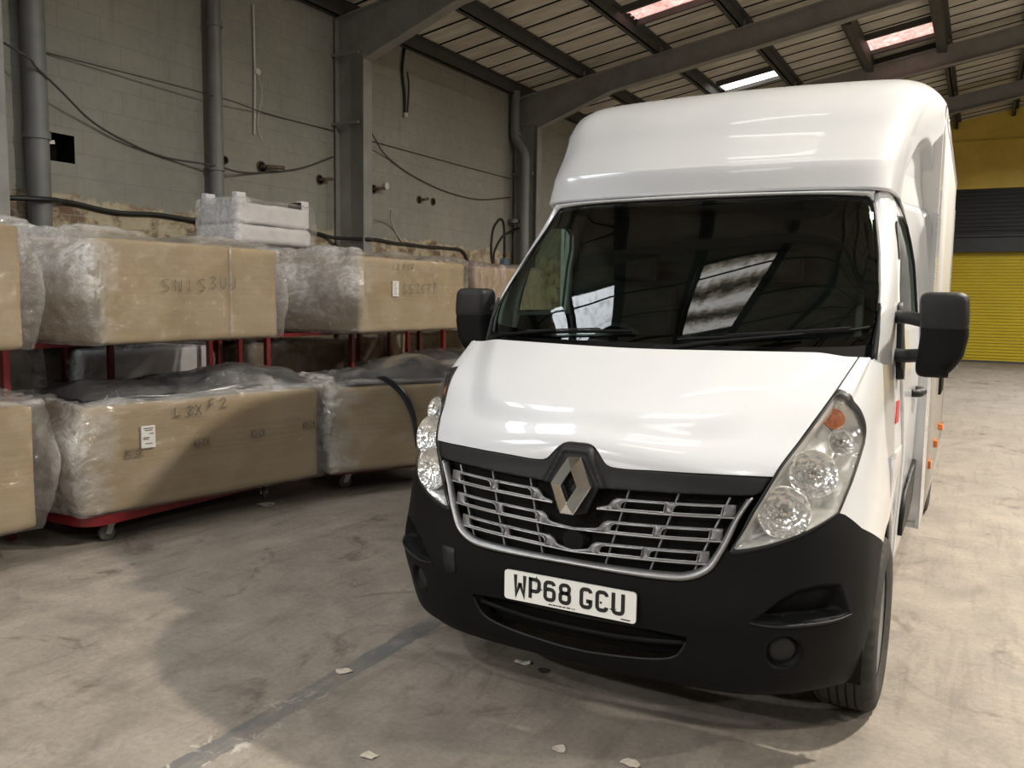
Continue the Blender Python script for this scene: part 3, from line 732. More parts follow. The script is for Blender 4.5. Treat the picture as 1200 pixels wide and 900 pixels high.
def inv_xz(x, z, off=0.0):
    """cab front point above (x, z)"""
    sg = -1 if x < 0 else 1; x = abs(x); uv = np.array([x / .2 if x < .6 else 3 + (x - .62) * 7, 3 + (z - .55) * 7.2]); uv[1] = min(max(uv[1], .2), 9.5)
    for _ in range(25):
        P = S(*uv); r = P[[0, 2]] - [x, z]; h = 1e-4
        J = np.stack([(S(uv[0] + h, uv[1]) - P)[[0, 2]] / h, (S(uv[0], uv[1] + h) - P)[[0, 2]] / h], 1)
        uv = uv - np.clip(np.linalg.solve(J, r), -.5, .5); uv[0] = min(max(uv[0], -.3), 8); uv[1] = min(max(uv[1], 0), 10)
    Q = Sn(*uv, off); return (sg * Q[0], Q[1], Q[2])
def smst(x): x = np.clip(x, 0, 1); return x * x * (3 - 2 * x)
van = thing('luton_van', 'white low Luton box van with black bumper parked on the concrete floor', 'van')
def mirror_weld(mb): return mb.mirrored()
# traced outlines in the (u, v) coordinates of the cab surface, right half
HOODF = [(0, 6.99), (.167, 6.995), (.279, 6.957), (.354, 6.878), (.455, 6.709), (.568, 6.469), (.639, 6.395), (.742, 6.368), (1.036, 6.396), (1.475, 6.515), (2.14, 6.69), (2.769, 6.765), (2.96, 6.78)]
LAMP_IN = [(2.977, 6.771), (2.941, 6.199), (2.92, 5.732), (2.897, 4.989), (2.773, 4.485)]
LAMP_BOT = [(2.773, 4.485), (2.877, 4.467), (3.197, 4.559), (3.586, 4.718), (4.114, 5.006), (4.5, 5.302), (4.854, 5.629)]
LAMP_OUT = [(4.854, 5.629), (4.947, 6.174), (5.037, 6.75), (5.097, 7.545), (5.078, 8.162), (4.874, 8.539), (4.39, 8.861), (3.749, 9.071), (3.143, 9.187), (3.008, 9.206)]
WING = [(4.854, 5.629), (5.063, 5.548), (5.787, 5.03), (7.521, 4.186)]
SUR_O = [(0, 3.700), (.37, 3.700), (1.169, 3.689), (1.81, 3.698), (2.155, 3.756), (2.435, 3.926), (2.604, 4.174), (2.761, 4.747), (2.80, 5.35), (2.841, 6.009)]
SUR_I = [(0, 3.870), (.367, 3.870), (1.164, 3.883), (1.803, 3.915), (2.075, 3.954), (2.312, 4.076), (2.479, 4.284), (2.629, 4.736), (2.705, 5.327), (2.745, 5.95)]
CREASE = [(0, 7.58), (.855, 7.554), (1.599, 7.658), (2.095, 7.815), (2.30, 8.06), (2.40, 8.40), (2.514, 9.003), (2.669, 9.682), (2.80, 10.2)]
tl = lambda q: [tuple(p) for p in q]
# ---- bonnet
cre = np.array(crom(CREASE, 8)); crel = list(cre) + [np.array((0, 10.2))]
creP = S(cre[:, 0], cre[:, 1])[:, :2]
def hood_off(q):
    P = S(q[:, 0], q[:, 1])[:, :2]; d = edge_dist(creP, P, False)
    sgn = np.where(inside(crel, q), 1, -1)
    return .016 * smst((d * sgn + .03) / .10)
def hood_map(q): return Sn(q[:, 0], q[:, 1], hood_off(q))
hf = tl(crom(HOODF, 5))
hood_poly = hf + [(2.96, 7.5), (2.965, 8.3), (2.975, 9.2), (2.975, 10.0), (0, 10.0)]
hood = skin('bonnet', hood_poly, .06, hood_map, M['paint'], van, .012)
# ---- wheel arch helper: side-view circle
WC = (.86, .345); AR = .425
def arch_u(v):
    us = np.linspace(3, 8, 400); P = S(us, np.full(400, v)); d = np.hypot(P[:, 1] - WC[0], P[:, 2] - WC[1])
    i = np.argmax(d < AR); return us[i] if (d < AR).any() else 8.0
# ---- bumper
arc = [(arch_u(v), v) for v in np.linspace(4.15, 0, 22)]
def poly_off(q, poly, lines): pass
POCK_LIP = [(3.236, 2.984), (3.651, 2.934), (4.232, 2.972), (4.9, 3.03), (5.482, 3.103)]
POCK = POCK_LIP + [(5.30, 3.45), (5.095, 3.821), (4.6, 3.86), (4.096, 3.77), (3.75, 3.55), (3.45, 3.22)]
PCEN = np.mean(np.array(POCK), 0)
POCK_IN = [tuple(p - .16 * (p - PCEN) / np.linalg.norm(p - PCEN)) for p in (np.array(q) for q in crom(POCK, 4, True))]
FOG = (3.93, 2.24)
def bumper_off(q):
    o = np.zeros(len(q)); u, v = q[:, 0], q[:, 1]
    P = S(u, v)
    # swollen lower corner below a soft ledge that falls from the grille to the wing
    ledge = .60 - .05 * np.clip((P[:, 0] - .5) / .3, 0, 1)
    # air pocket, deepest just above its lip
    ins = inside(POCK, q); dl = edge_dist(POCK_LIP, q, False); de = edge_dist(POCK, q)
    hh = np.clip(1 - dl / .85, 0, 1)
    o -= np.where(ins, .075 * smst(de / .16) * (.25 + .75 * hh) * smst(1.3 * np.clip((5.5 - u) / .6, 0, 1)), 0)
    # fog lamp well
    c = S(*FOG); d = np.linalg.norm(P - c, axis=1)
    o -= .028 * smst((.066 - d) / .018) 
    # tow-eye cover groove, driver side only shows it faintly
    return o
slot = tl(crom([(0, 1.10), (.294, 1.11), (1.126, 1.324), (1.673, 1.545), (1.937, 1.762), (2.066, 2.06), (2.15, 2.408)], 5)) + [(1.2, 2.47), (0, 2.50)]
btop = tl(crom(SUR_O[:-1], 4))
btop = [p for p in btop if p[1] < 4.62]
bump_poly = [(0, 0)] + [(0, 1.10)] + slot[1:-1] + [(0, 2.50)] + btop + [(2.755, 4.50)] + LAMP_BOT[1:-1] + WING[:-1] + [tuple(p) for p in arc] + [(u, 0) for u in np.linspace(arc[-1][0] - .3, .3, 20)]
bumper = skin('bumper', bump_poly, .055, lambda q: Sn(q[:, 0], q[:, 1], bumper_off(q)), M['black_plastic'], van, .012, lines=[tl(crom(POCK, 4, True)) + [POCK[0]], POCK_IN + [POCK_IN[0]]])
# slot: dark radiator behind, a mid bar, a thin bright lip
bk = [(u, v) for u, v in [(0, .85), (1.2, 1.0), (2.0, 1.5), (2.3, 2.5), (0, 2.8)]]
mirror_weld(patch(bk, .2, lambda q: Sn(q[:, 0], q[:, 1], -.07))).build('lower_grille', M['void'], bumper, smooth=1, weld=True)
def along(uvs, w_u, off, r, seg=8):
    P = [tuple(Sn(u, v, off)) for u, v in uvs]; P = [(-x, y, z) for x, y, z in reversed(P)] + P[1:] if uvs[0][0] == 0 else P
    return MB().tube(P, r, seg)
along([(0, 1.85), (.8, 1.88), (1.5, 1.98), (2.05, 2.1)], 0, -.03, .012).build('lower_bar', M['black_plastic'], bumper, smooth=60)
along([(0, 2.2), (.8, 2.22), (1.5, 2.26), (2.1, 2.3)], 0, -.05, .008).build('lower_bar', M['grey_plastic'], bumper, smooth=60)
along(slot[:-4], 0, -.002, .0045).build('slot_lip', M['grey_plastic'], bumper, smooth=60)
for s in (1, -1):
    c = Sn(*FOG, -.024); n = Sn(*FOG, 1) - Sn(*FOG, 0); c[0] *= s; n[0] *= s
    MB().lathe([(0, .006), (.038, .008), (.046, .002), (.05, -.004)], c, n, 28).build('fog_lamp_cover', M['grey_plastic'], bumper, smooth=50)
    P = [Sn(u, v, .004) * [s, 1, 1] for u, v in crom(POCK_LIP, 5)]
    MB().tube(P, [.002 + .004 * math.sin(PI * i / (len(P) - 1)) for i in range(len(P))], 8).build('air_intake_lip', M['grey_plastic'], bumper, smooth=60)
# tow-eye cover on the left of the picture
tc = patch([(-.580, .632), (-.512, .632), (-.500, .536), (-.552, .530)], .03, lambda q: [inv_xz(a, b, .004) for a, b in q])
tc.build('towing_eye_cover', M['grey_plastic'], bumper, smooth=30, solid=.004, fixn=True)
# ---- wings
WINGX = WING[:-1]
warch = []
for v in np.linspace(4.17, 4.62, 8):
    a = arch_u(v)
    if a < 7.95: warch.append((a, v))
wing_poly = [tuple(p) for p in LAMP_OUT[::1]] + [(3.005, 9.6), (3.005, 10.0), (8, 10), (8, 5.2), (8.0, warch[-1][1] + .05)] + warch[::-1] + WINGX[::-1][:-1]
lo = crom(LAMP_OUT, 4)
wing_poly = tl(lo) + [(3.005, 9.6), (3.005, 10.0), (8, 10), (8, 5.2), (8.0, warch[-1][1] + .05)] + warch[::-1] + WINGX[::-1][:-1]
for s in (1, -1):
    skin('front_wing', wing_poly, .09, lambda q: Sn(q[:, 0], q[:, 1], 0), M['paint'], van, .012, sym=False, side=s)
# ---- cab side: x as a function of (y, z)
ZS = [.40, .50, .80, 1.10, 1.35, 1.60, 1.81, 2.00, 2.11, 2.20]; XS = [.958, .966, .979, .988, .985, .968, .945, .905, .868, .83]
def side_x(y, z):
    x = np.interp(z, np.linspace(.4, 2.2, 60), np.interp(np.linspace(.4, 2.2, 60), ZS, XS))
    return x - .034 * np.clip((z - .95) / .45, 0, 1) * np.clip((2.05 - y) / .8, 0, 1.2)
def side_map(s, off=0.0): return lambda q: np.stack([s * (side_x(q[:, 0], q[:, 1]) + off), q[:, 0], q[:, 1]], 1)
WIN = [(1.29, 1.54), (1.335, 1.68), (1.41, 1.82), (1.50, 1.95), (1.56, 2.0), (1.80, 2.02), (1.90, 1.99), (1.945, 1.90), (1.95, 1.70), (1.95, 1.54)]
DOOR = [(1.33, .46), (1.33, .9), (1.32, 1.30), (1.225, 1.36), (1.245, 1.5), (1.27, 1.6), (1.34, 1.73), (1.42, 1.84), (1.52, 1.97), (1.57, 2.05), (1.64, 2.105), (2.0, 2.11), (2.04, 2.04), (2.04, 1.2), (2.04, .46)]
rear_wing = [(.90, .80)] + [(WC[0] + AR * math.cos(a), WC[1] + AR * math.sin(a)) for a in np.linspace(1.45, .12, 16)] + [(1.335, .40), (1.335, 1.0), (.90, 1.0)]
for s in (1, -1):
    d = patch(DOOR, .05, side_map(s, .003), [WIN]); (d if s > 0 else d.flip())
    d.flip() if False else None
    door = d.build('door', M['paint'], van, smooth=30, solid=.03, fixn=False, off=-1)
    g = patch(WIN, .08, side_map(s, -.008)); (g if s > 0 else g.flip())
    g.build('door_window', M['side_glass'], door, smooth=1)
    # window seal
    P = [(s * (side_x(y, z) - .0), y, z) for y, z in resample(WIN, .05)]; P.append(P[0]); P.append(P[1])
    MB().tube([Vector(p) for p in P], .0075, 8).build('window_seal', M['grey_plastic'], door, smooth=60)
    tr = patch([(a, b) for a, b in DOOR if b < 1.52 or True][:4] + [(1.30, 1.52), (1.99, 1.52), (1.99, .5)], .2, side_map(s, -.045)); (tr if s < 0 else tr.flip())
    tr.build('door_trim', M['cabin'], door, smooth=1, solid=.01)
    # rear edge gap
    MB().tube([Vector((s * (side_x(2.05, z) - .004), 2.048, z)) for z in np.linspace(.46, 2.10, 24)], .009, 6).build('door_seal', M['void'], door, smooth=60)
    # handle: dark upright loop standing proud
    hx = side_x(1.80, 1.19)
    MB().tube(crom([(s * hx, 1.70, 1.19), (s * (hx + .03), 1.72, 1.19), (s * (hx + .042), 1.80, 1.19), (s * (hx + .03), 1.88, 1.19), (s * hx, 1.90, 1.19)], 6), .019, 10).build('door_handle', M['grey_plastic'], door, smooth=60)
    # rub strip low on the door
    rb = patch([(1.45, .56), (1.42, .68), (1.50, .76), (2.03, .82), (2.03, .62), (1.9, .56)], .06, side_map(s, .022)); (rb if s > 0 else rb.flip())
    rb.build('rub_strip', M['grey_plastic'], door, smooth=30, solid=.018)
    rw = patch(rear_wing, .05, side_map(s, -.004)); (rw if s > 0 else rw.flip())
    rw.build('wing_rear_edge', M['paint'], van, smooth=1, solid=.02)
    bd = patch([(1.10, 1.125), (1.20, 1.125), (1.20, 1.20), (1.10, 1.20)], .03, lambda q: [S(8, 8.4)] * len(q))
    bx = S(7.3, 8.35); 
    bq = [(7.25, 8.25), (7.55, 8.25), (7.55, 8.95), (7.25, 8.95)]
    bp = patch(bq, .2, lambda q: Sn(q[:, 0], q[:, 1], .004)); 
    if s < 0: bp.v = [(-x, y, z) for x, y, z in bp.v]; bp.flip()
    bp.build('side_badge', M['red_badge'], van, solid=.004)
# ---- windscreen: loft of three bowed curves
WB = [[(0, .62, 1.36), (.25, .635, 1.36), (.5, .70, 1.36), (.72, .80, 1.365), (.83, .885, 1.375), (.872, .922, 1.385)],
      [(0, .825, 1.58), (.25, .84, 1.58), (.5, .89, 1.58), (.73, .965, 1.585), (.84, 1.014, 1.59), (.879, 1.035, 1.60)],
      [(0, 1.07, 1.82), (.25, 1.08, 1.82), (.5, 1.115, 1.82), (.71, 1.17, 1.82), (.805, 1.226, 1.82), (.846, 1.253, 1.82)],
      [(0, 1.25, 1.99), (.25, 1.26, 1.99), (.5, 1.29, 1.99), (.68, 1.33, 1.985), (.77, 1.376, 1.98), (.812, 1.40, 1.97)],
      [(0, 1.36, 2.100), (.25, 1.37, 2.10), (.5, 1.395, 2.10), (.66, 1.43, 2.095), (.745, 1.46, 2.09), (.785, 1.49, 2.08)]]
WBX = np.array(WB); 
def W(u, v, off=0):
    """u 0..5 centre to side, v 0..4 bottom to top"""
    def ev(u, v):
        E = np.zeros((7, 8, 3)); E[1:-1, 1:-1] = WBX; E[1:-1, 0] = WBX[:, 1] * [-1, 1, 1]; E[1:-1, -1] = 2 * WBX[:, -1] - WBX[:, -2]; E[0] = 2 * E[1] - E[2]; E[-1] = 2 * E[-2] - E[-3]
        i = np.clip(np.floor(v).astype(int), 0, 3); j = np.clip(np.floor(u).astype(int), 0, 4); wv = _w(v - i); wu = _w(u - j); o = 0
        for a in range(4):
            for b_ in range(4): o = o + (wv[..., a] * wu[..., b_])[..., None] * E[i + a, j + b_]
        return o
    u = np.asarray(u, float); v = np.asarray(v, float); P = ev(u, v)
    if off:
        e = 1e-3; n = np.cross(ev(u + e, v) - ev(u - e, v), ev(u, v + e) - ev(u, v - e)); n /= np.linalg.norm(n, axis=-1, keepdims=True); P = P + n * off
    return P
corner = tl(crom([(5, 3.45), (4.93, 3.78), (4.6, 3.96), (4.1, 4.0)], 6))
wpoly = [(0, 0), (5, 0)] + corner + [(0, 4.0)]
ws = mirror_weld(patch(wpoly, .1, lambda q: W(q[:, 0], q[:, 1], .0))).build('windscreen', M['windscreen'], van, smooth=1, weld=True)
# black printed border inside the glass edge
inner = [(0, .52), (4.35, .50), (4.55, .62), (4.62, 1.0), (4.62, 3.2), (4.45, 3.62), (4.0, 3.74), (0, 3.74)]
bpoly = [(0, 0), (5, 0)] + corner + [(0, 4.0)] + [(0, 3.80)] + tl(crom([(3.9, 3.80), (4.35, 3.72), (4.6, 3.4), (4.66, 2.5), (4.66, 1.0), (4.55, .62), (4.2, .50)], 4)) + [(0, .50)]
mirror_weld(patch(bpoly, .1, lambda q: W(q[:, 0], q[:, 1], -.006))).build('windscreen_border', M['gloss_black'], ws, smooth=1, weld=True)
for s in (1, -1): MB().tube([tuple(W(u, v, .002) * [s, 1, 1]) for u, v in [(5, .9), (5, 2), (5, 3.0)] + corner], .006, 8).build('screen_trim', M['grey_plastic'], ws, smooth=60)
# ---- screen pillars, roof rim
pil = [[(.866, .905, 1.355), (.900, .975, 1.345), (.928, 1.09, 1.33), (.942, 1.26, 1.31)],
       [(.872, .925, 1.392), (.905, .99, 1.385), (.932, 1.10, 1.37), (.945, 1.26, 1.352)],
       [(.885, 1.035, 1.60), (.908, 1.07, 1.60), (.925, 1.15, 1.60), (.9345, 1.275, 1.60)],
       [(.852, 1.25, 1.82), (.876, 1.27, 1.82), (.898, 1.33, 1.82), (.913, 1.41, 1.82)],
       [(.818, 1.395, 1.97), (.845, 1.41, 1.975), (.868, 1.455, 1.975), (.882, 1.53, 1.975)],
       [(.795, 1.475, 2.065), (.822, 1.485, 2.075), (.848, 1.53, 2.075), (.862, 1.60, 2.065)],
       [(.790, 1.50, 2.105), (.815, 1.51, 2.115), (.842, 1.55, 2.118), (.858, 1.66, 2.112)]]
rows = [crom(r, 5) for r in pil]; cols = list(zip(*rows)); cols = [crom(c, 6) for c in cols]
pg = MB().grid([list(c) for c in cols]).flip()
for s in (1, -1):
    mb = MB().add(pg.v, pg.f)
    if s < 0: mb.v = [(-x, y, z) for x, y, z in mb.v]; mb.flip()
    mb.build('screen_pillar', M['paint'], van, smooth=1, solid=.015, fixn=True)
ucol = [0, .8, 1.6, 2.4, 3.2, 4.1, 4.6, 4.85]; vcol = [4.0, 4.0, 4.0, 4.0, 4.0, 4.0, 3.96, 3.85]
rim = []
for u, v in zip(ucol, vcol):
    a = W(u, v, .001); f = min(u / 5, 1)
    b_ = np.array([a[0] * 1.01, a[1] - .004, max(a[2] + .014, 2.116 - .004 * f)]); c_ = np.array([a[0] * 1.015, a[1] + .05, b_[2] + .012])
    rim.append([a, a * .5 + b_ * .5 + [0, -.008, 0], b_, c_])
rim = [list(c) for c in zip(*[crom(r, 4) for r in rim])]; rim = [crom(r, 4) for r in rim]
mirror_weld(MB().grid(rim)).build('roof_rim', M['paint'], van, smooth=1, weld=True, solid=.012, fixn=True)
# cab floor, rear wall, roof skin so the cabin is closed and dark
cb = MB(); cb.box((-.93, 2.0, .5), (.93, 2.03, 2.1)).box((-.93, .75, .5), (.93, 2.0, .54)).box((-.80, 1.55, 2.09), (.80, 2.03, 2.11)).box((-.78, .62, .55), (.78, .66, 1.22))
cb.build('cabin_lining', M['cabin'], van)
db = MB(); P = []
for u in np.linspace(-5, 5, 31):
    e = W(abs(u), .35, -.03) * [1 if u >= 0 else -1, 1, 1]
    f = e + [0, .0, -.03]
    P.append([f, f * [.98, 1, 1] + [0, .15, .02], f * [.97, 1, 1] + [0, .32, .03 + .035 * math.exp(-((u + 2.2) / 1.3) ** 2)], f * [.97, 1, 1] + [0, .45, -.04], f * [.97, 1, 1] + [0, .48, -.30]])
db.grid([list(c) for c in zip(*P)]).build('dashboard', M['cabin'], van, smooth=50, solid=.02, fixn=True)
# steering wheel (driver sits on the left of the picture) and seats
sw = MB(); ctr = Vector((-.42, 1.22, 1.36)); ax = Vector((0, -.55, .83)).normalized(); s1 = Vector((1, 0, 0)); u1 = ax.cross(s1)
sw.tube([ctr + (s1 * math.cos(a) + u1 * math.sin(a)) * .21 for a in np.linspace(0, 2 * PI, 41)], .016, 10)
for a in (.3, PI - .3, -PI / 2): sw.bar(ctr, ctr + (s1 * math.cos(a) + u1 * math.sin(a)) * .2, .04, .02, up=ax)
sw.lathe([(0, .03), (.07, .02), (.08, -.02)], ctr, ax, 20)
sw.tube([ctr, ctr - ax * .3], .04, 10).build('steering_wheel', M['cabin'], van, smooth=50)
def seat(x, w):
    mb = MB(); n = 14
    for prof, wd in (([(1.35, 1.02), (1.32, 1.08), (1.40, 1.12), (1.75, 1.10), (1.82, 1.04), (1.8, .98)], w), ([(1.74, 1.08), (1.70, 1.15), (1.80, 1.55), (1.86, 1.68), (1.91, 1.69), (1.93, 1.6), (1.90, 1.08)], w * .95), ([(1.83, 1.72), (1.82, 1.80), (1.86, 1.87), (1.91, 1.87), (1.93, 1.78), (1.92, 1.71)], .26)):
        mb.prism([(x - wd / 2, a, b_) for a, b_ in prof], (0, 0, 0), (wd, 0, 0))
    mb.build('seat', M['seat'], van, bevel=.03, fixn=True, smooth=40)
seat(-.48, .5); seat(.30, .9)
# ---- black cowl at the screen foot, ears, wipers
cw = []
for u in np.linspace(0, 5, 26):
    a = W(u, .0, .012); h = Sn(u * .6 if u < 4.9 else 3.0, 10.0, -.03)
    q = W(u, .30, .010); cw.append([h, (h + a) / 2 + [0, 0, -.006], a, q])
mirror_weld(MB().grid([list(c) for c in zip(*cw)])).build('scuttle_panel', M['matte_black'], van, smooth=1, weld=True, solid=.004, fixn=True)
ear = []
for t in np.linspace(0, 1, 12):
    v = .0 + 1.02 * t; a = W(4.72 + .2 * t, v, .012); o = np.array(crom([pil[1][0], pil[2][0]], 11)[int(t * 11)]); o = o + np.array([.016 * (1 - t) + .004, -.012 * (1 - t) - .004, .006 * (1 - t)])
    ear.append([a, (a + o) / 2 + [.006, -.014, .006], o, o + [.004, .02, -.01]])
eg = MB().grid([list(c) for c in zip(*ear)])
for s in (1, -1):
    mb = MB().add(eg.v, eg.f)
    if s < 0: mb.v = [(-x, y, z) for x, y, z in mb.v]
    e_ = mb.build('scuttle_end', M['grey_plastic'], van, smooth=1, solid=.008, fixn=True)
def wiper(p0, p1, p2, p3, blade):
    """arm from pivot p0 to blade middle, blade from p2 to p3, all (u, v) on the screen, negative u is the left"""
    def w3(u, v, o): q = W(abs(u), v, o); return Vector((q[0] * (1 if u >= 0 else -1), q[1], q[2]))
    mb = MB(); mb.tube([w3(*p0, .035), w3(*[(a * .6 + b_ * .4) for a, b_ in zip(p0, p1)], .045), w3(*p1, .028)], [.013, .010, .007], 8)
    arm = mb.build('wiper', M['black_plastic'], van, smooth=60)
    n = 14; P = [w3(p2[0] + (p3[0] - p2[0]) * i / n, p2[1] + (p3[1] - p2[1]) * i / n + .03 * math.sin(PI * i / n), .014) for i in range(n + 1)]
    MB().tube(P, .0075, 8).build('wiper_blade', M['black_plastic'], arm, smooth=60)
    MB().tube([p + Vector((0, -.006, .012)) for p in P[3:-3]], .004, 6).build('blade_spine', M['grey_plastic'], arm, smooth=60)
    MB().lathe([(0, .03), (.018, .028), (.022, 0)], w3(*p0, .02), (0, -.6, .8), 14).build('wiper_pivot', M['black_plastic'], arm, smooth=50)
wiper((-3.9, .08), (-1.7, .42), (-3.0, .30), (-.2, .50), 0)
wiper((.35, .10), (2.5, .48), (.6, .36), (4.2, .62), 0)
# ---- grille: black header with badge shield, dark back, silver surround, slats
hdr_low = [(0, 4.95), (.15, 4.95), (.27, 5.02), (.36, 5.30), (.49, 5.709), (.716, 5.717), (1.213, 5.771), (1.793, 5.843), (2.346, 5.959), (2.798, 6.08), (2.91, 6.21)]
hdr_up = [(u, v - .035) for u, v in HOODF]
hdr_poly = hdr_low + [(2.93, 6.5)] + [(2.95, 6.74)] + tl(crom(hdr_up, 4))[::-1][1:]
def hdr_off(q):
    o = np.full(len(q), -.004); P = S(q[:, 0], q[:, 1])
    hexd = np.maximum(np.abs(P[:, 0]) / .125 + np.abs(P[:, 2] - .95) / .24, np.abs(P[:, 2] - .95) / .135)
    o += .022 * smst((1.08 - hexd) / .22) - .010 * smst((.86 - hexd) / .06)
    return o
hdr = mirror_weld(patch(hdr_poly, .055, lambda q: Sn(q[:, 0], q[:, 1], hdr_off(q)))).build('grille_header', M['grey_plastic'], van, smooth=1, weld=True, solid=.01)
gb_ = tl(crom(SUR_O, 3)) + [(2.85, 6.15), (0, 6.1)]
gbk = mirror_weld(patch([(u, v - .04) if i < len(gb_) - 2 else (u, v) for i, (u, v) in enumerate(gb_)], .15, lambda q: Sn(q[:, 0], q[:, 1], -.055))).build('grille', M['void'], van, smooth=1, weld=True)
# surround: rounded strip between its two traced edges
so = crom(SUR_O, 6); si = crom(SUR_I, 6); n = min(len(so), len(si)); G_ = []
for a, b_ in zip(so[:n], si[:n]):
    row = []
    for t in np.linspace(0, 1, 7):
        q = a * (1 - t) + b_ * t; row.append(Sn(q[0], q[1], -.012 + .026 * math.sin(PI * min(max(t, 0), 1)) ** .7))
    G_.append(row)
mirror_weld(MB().grid(G_)).build('grille_surround', M['silver'], gbk, smooth=1, weld=True, fixn=True, solid=.006)
# slats: rows of framed openings; designed in (x, z)
def slat_piece(zb0, zb1, x_in, x_out, cells, s, joined):
    """zb0/zb1: lower edge height at centre / outer end; cells: (x0, x1) openings"""
    h = .043
    zb = lambda x: zb0 + (zb1 - zb0) * x / x_out
    prof = []
    n = 24
    tip = cells[0][0] - .012
    up = [(x_out, zb(x_out) + h)] + [(x, zb(x) + h) for x in np.linspace(x_out - .02, tip, n)]
    tipc = [(tip - .015, zb(tip) + h * .8), (tip - .03, zb(tip) + h * .35), (tip - .045, zb(tip) + .010), (x_in, zb(x_in) + .006)]
    lowr = [(x, zb(x)) for x in np.linspace(x_in, x_out, n)]
    poly = lowr + up + tipc
    holes = []
    for x0, x1 in cells:
        k = .010
        holes.append([(x0 + .002, zb(x0) + .007), (x1, zb(x1) + .007), (x1 + .004, zb(x1) + h - .006), (x0 + .022, zb(x0) + h - .006), (x0 + .010, zb(x0) + h - .011), (x0 + .004, zb(x0) + h * .5)])
    mb = patch(poly, .02, lambda q: [inv_xz(a, b_, -.012) for a, b_ in q], holes)
    rims = MB()
    for hh in holes:
        P = [inv_xz(a, b_, -.009) for a, b_ in resample(hh, .03)]; P += [P[0], P[1]]; rims.tube(P, .0028, 6)
    P = [inv_xz(x, zb(x), -.010) for x in np.linspace(x_in, x_out, 20)]; rims.tube(P, .003, 6)
    return mb, rims
ROWS = [(.868, .888, .088, .566, [(.172, .330), (.357, .520)], False), (.786, .806, .0, .530, [(.140, .298), (.322, .486)], True), (.705, .726, .0, .492, [(.104, .262), (.286, .452)], True)]
for zb0, zb1, xi, xo, cells, j in ROWS:
    mb, rims = slat_piece(zb0, zb1, xi, xo, cells, 1, j)
    if j:
        o = mirror_weld(mb).build('slat', M['slat'], gbk, smooth=30, weld=True, solid=.012, fixn=True)
        mirror_weld(rims).build('slat_rim', M['silver'], gbk, smooth=60)
    else:
        for s in (1, -1):
            a = MB().add(mb.v, mb.f); r_ = MB().add(rims.v, rims.f)
            if s < 0: a.xf(Matrix.Scale(-1, 4, (1, 0, 0))).flip(); r_.xf(Matrix.Scale(-1, 4, (1, 0, 0)))
            a.build('slat', M['slat'], gbk, smooth=30, solid=.012, fixn=True); r_.build('slat_rim', M['silver'], gbk, smooth=60)
# slanting fins behind the slats
for s in (1, -1):
    for xt, xb in ((.20, .125), (.375, .29), (.545, .435)):
        MB().tube([Vector(inv_xz(xt, .955, -.03)) * 1, Vector(inv_xz((xt + xb) / 2, .81, -.03)), Vector(inv_xz(xb, .672, -.03))], .004, 6).xf(Matrix.Scale(s, 4, (1, 0, 0))).build('grille_fin', M['slat'], gbk, smooth=60)
# sensor hump under the badge
MB().lathe([(0, .03), (.04, .028), (.055, .0)], inv_xz(0, .745, -.045), (0, -1, 0), 24).build('sensor_cover', M['void'], gbk, smooth=50)
# badge: diamond ring, four bevelled chrome facets each way
bd = MB(); zc = .951
outer = [(-.026, .097), (.026, .097), (.079, .0), (.026, -.099), (-.026, -.099), (-.079, 0)]
inn = [(-.0, .054), (0, .054), (.031, 0), (0, -.056), (0, -.056), (-.031, 0)]
lean = lambda z: .030 + (z) * .30 - .018
def bpt(x, z, o): return (x, lean(z) - o + .002, zc + z)
base = [bpt(x, z, .0) for x, z in outer]; o1 = [bpt(x, z, .026) for x, z in outer]; i1 = [bpt(x, z, .044) for x, z in inn]; i0 = [bpt(x, z, .016) for x, z in inn]
bd.add(base + o1 + i1 + i0, [(k, (k + 1) % 6, 6 + (k + 1) % 6, 6 + k) for k in range(6)] + [(6 + k, 6 + (k + 1) % 6, 12 + (k + 1) % 6, 12 + k) for k in range(6)] + [(12 + k, 12 + (k + 1) % 6, 18 + (k + 1) % 6, 18 + k) for k in range(6)])
bd.build('badge', M['chrome'], hdr, weld=True, fixn=True, bevel=.0025)
# ---- number plate
pl_ = MB(); pw, ph = .26, .0555; pz, py = .5477, -.016
rr = []
for cx, cz, a0 in ((pw - .012, ph - .012, 0), (-pw + .012, ph - .012, PI / 2), (-pw + .012, -ph + .012, PI), (pw - .012, -ph + .012, 1.5 * PI)):
    for a in np.linspace(a0, a0 + PI / 2, 5): rr.append((cx + .012 * math.cos(a), py, pz + cz + .012 * math.sin(a)))
pl_.prism(rr, (0, 0, 0), (0, .008, 0))
plate = pl_.build('number_plate', M['plate'], van, fixn=True)
MB().box((-.25, py + .008, pz - .05), (.25, .02, pz + .05)).build('plate_holder', M['black_plastic'], plate)
def arcpts(cx, cy, rx, ry, a0, a1, n=7): return [(cx + rx * math.cos(math.radians(a)), cy + ry * math.sin(math.radians(a))) for a in np.linspace(a0, a1, n)]
Wd, Hh, T = .050, .079, .014; a = T / 2; w2, h2 = Wd - a, Hh - a; r = .013
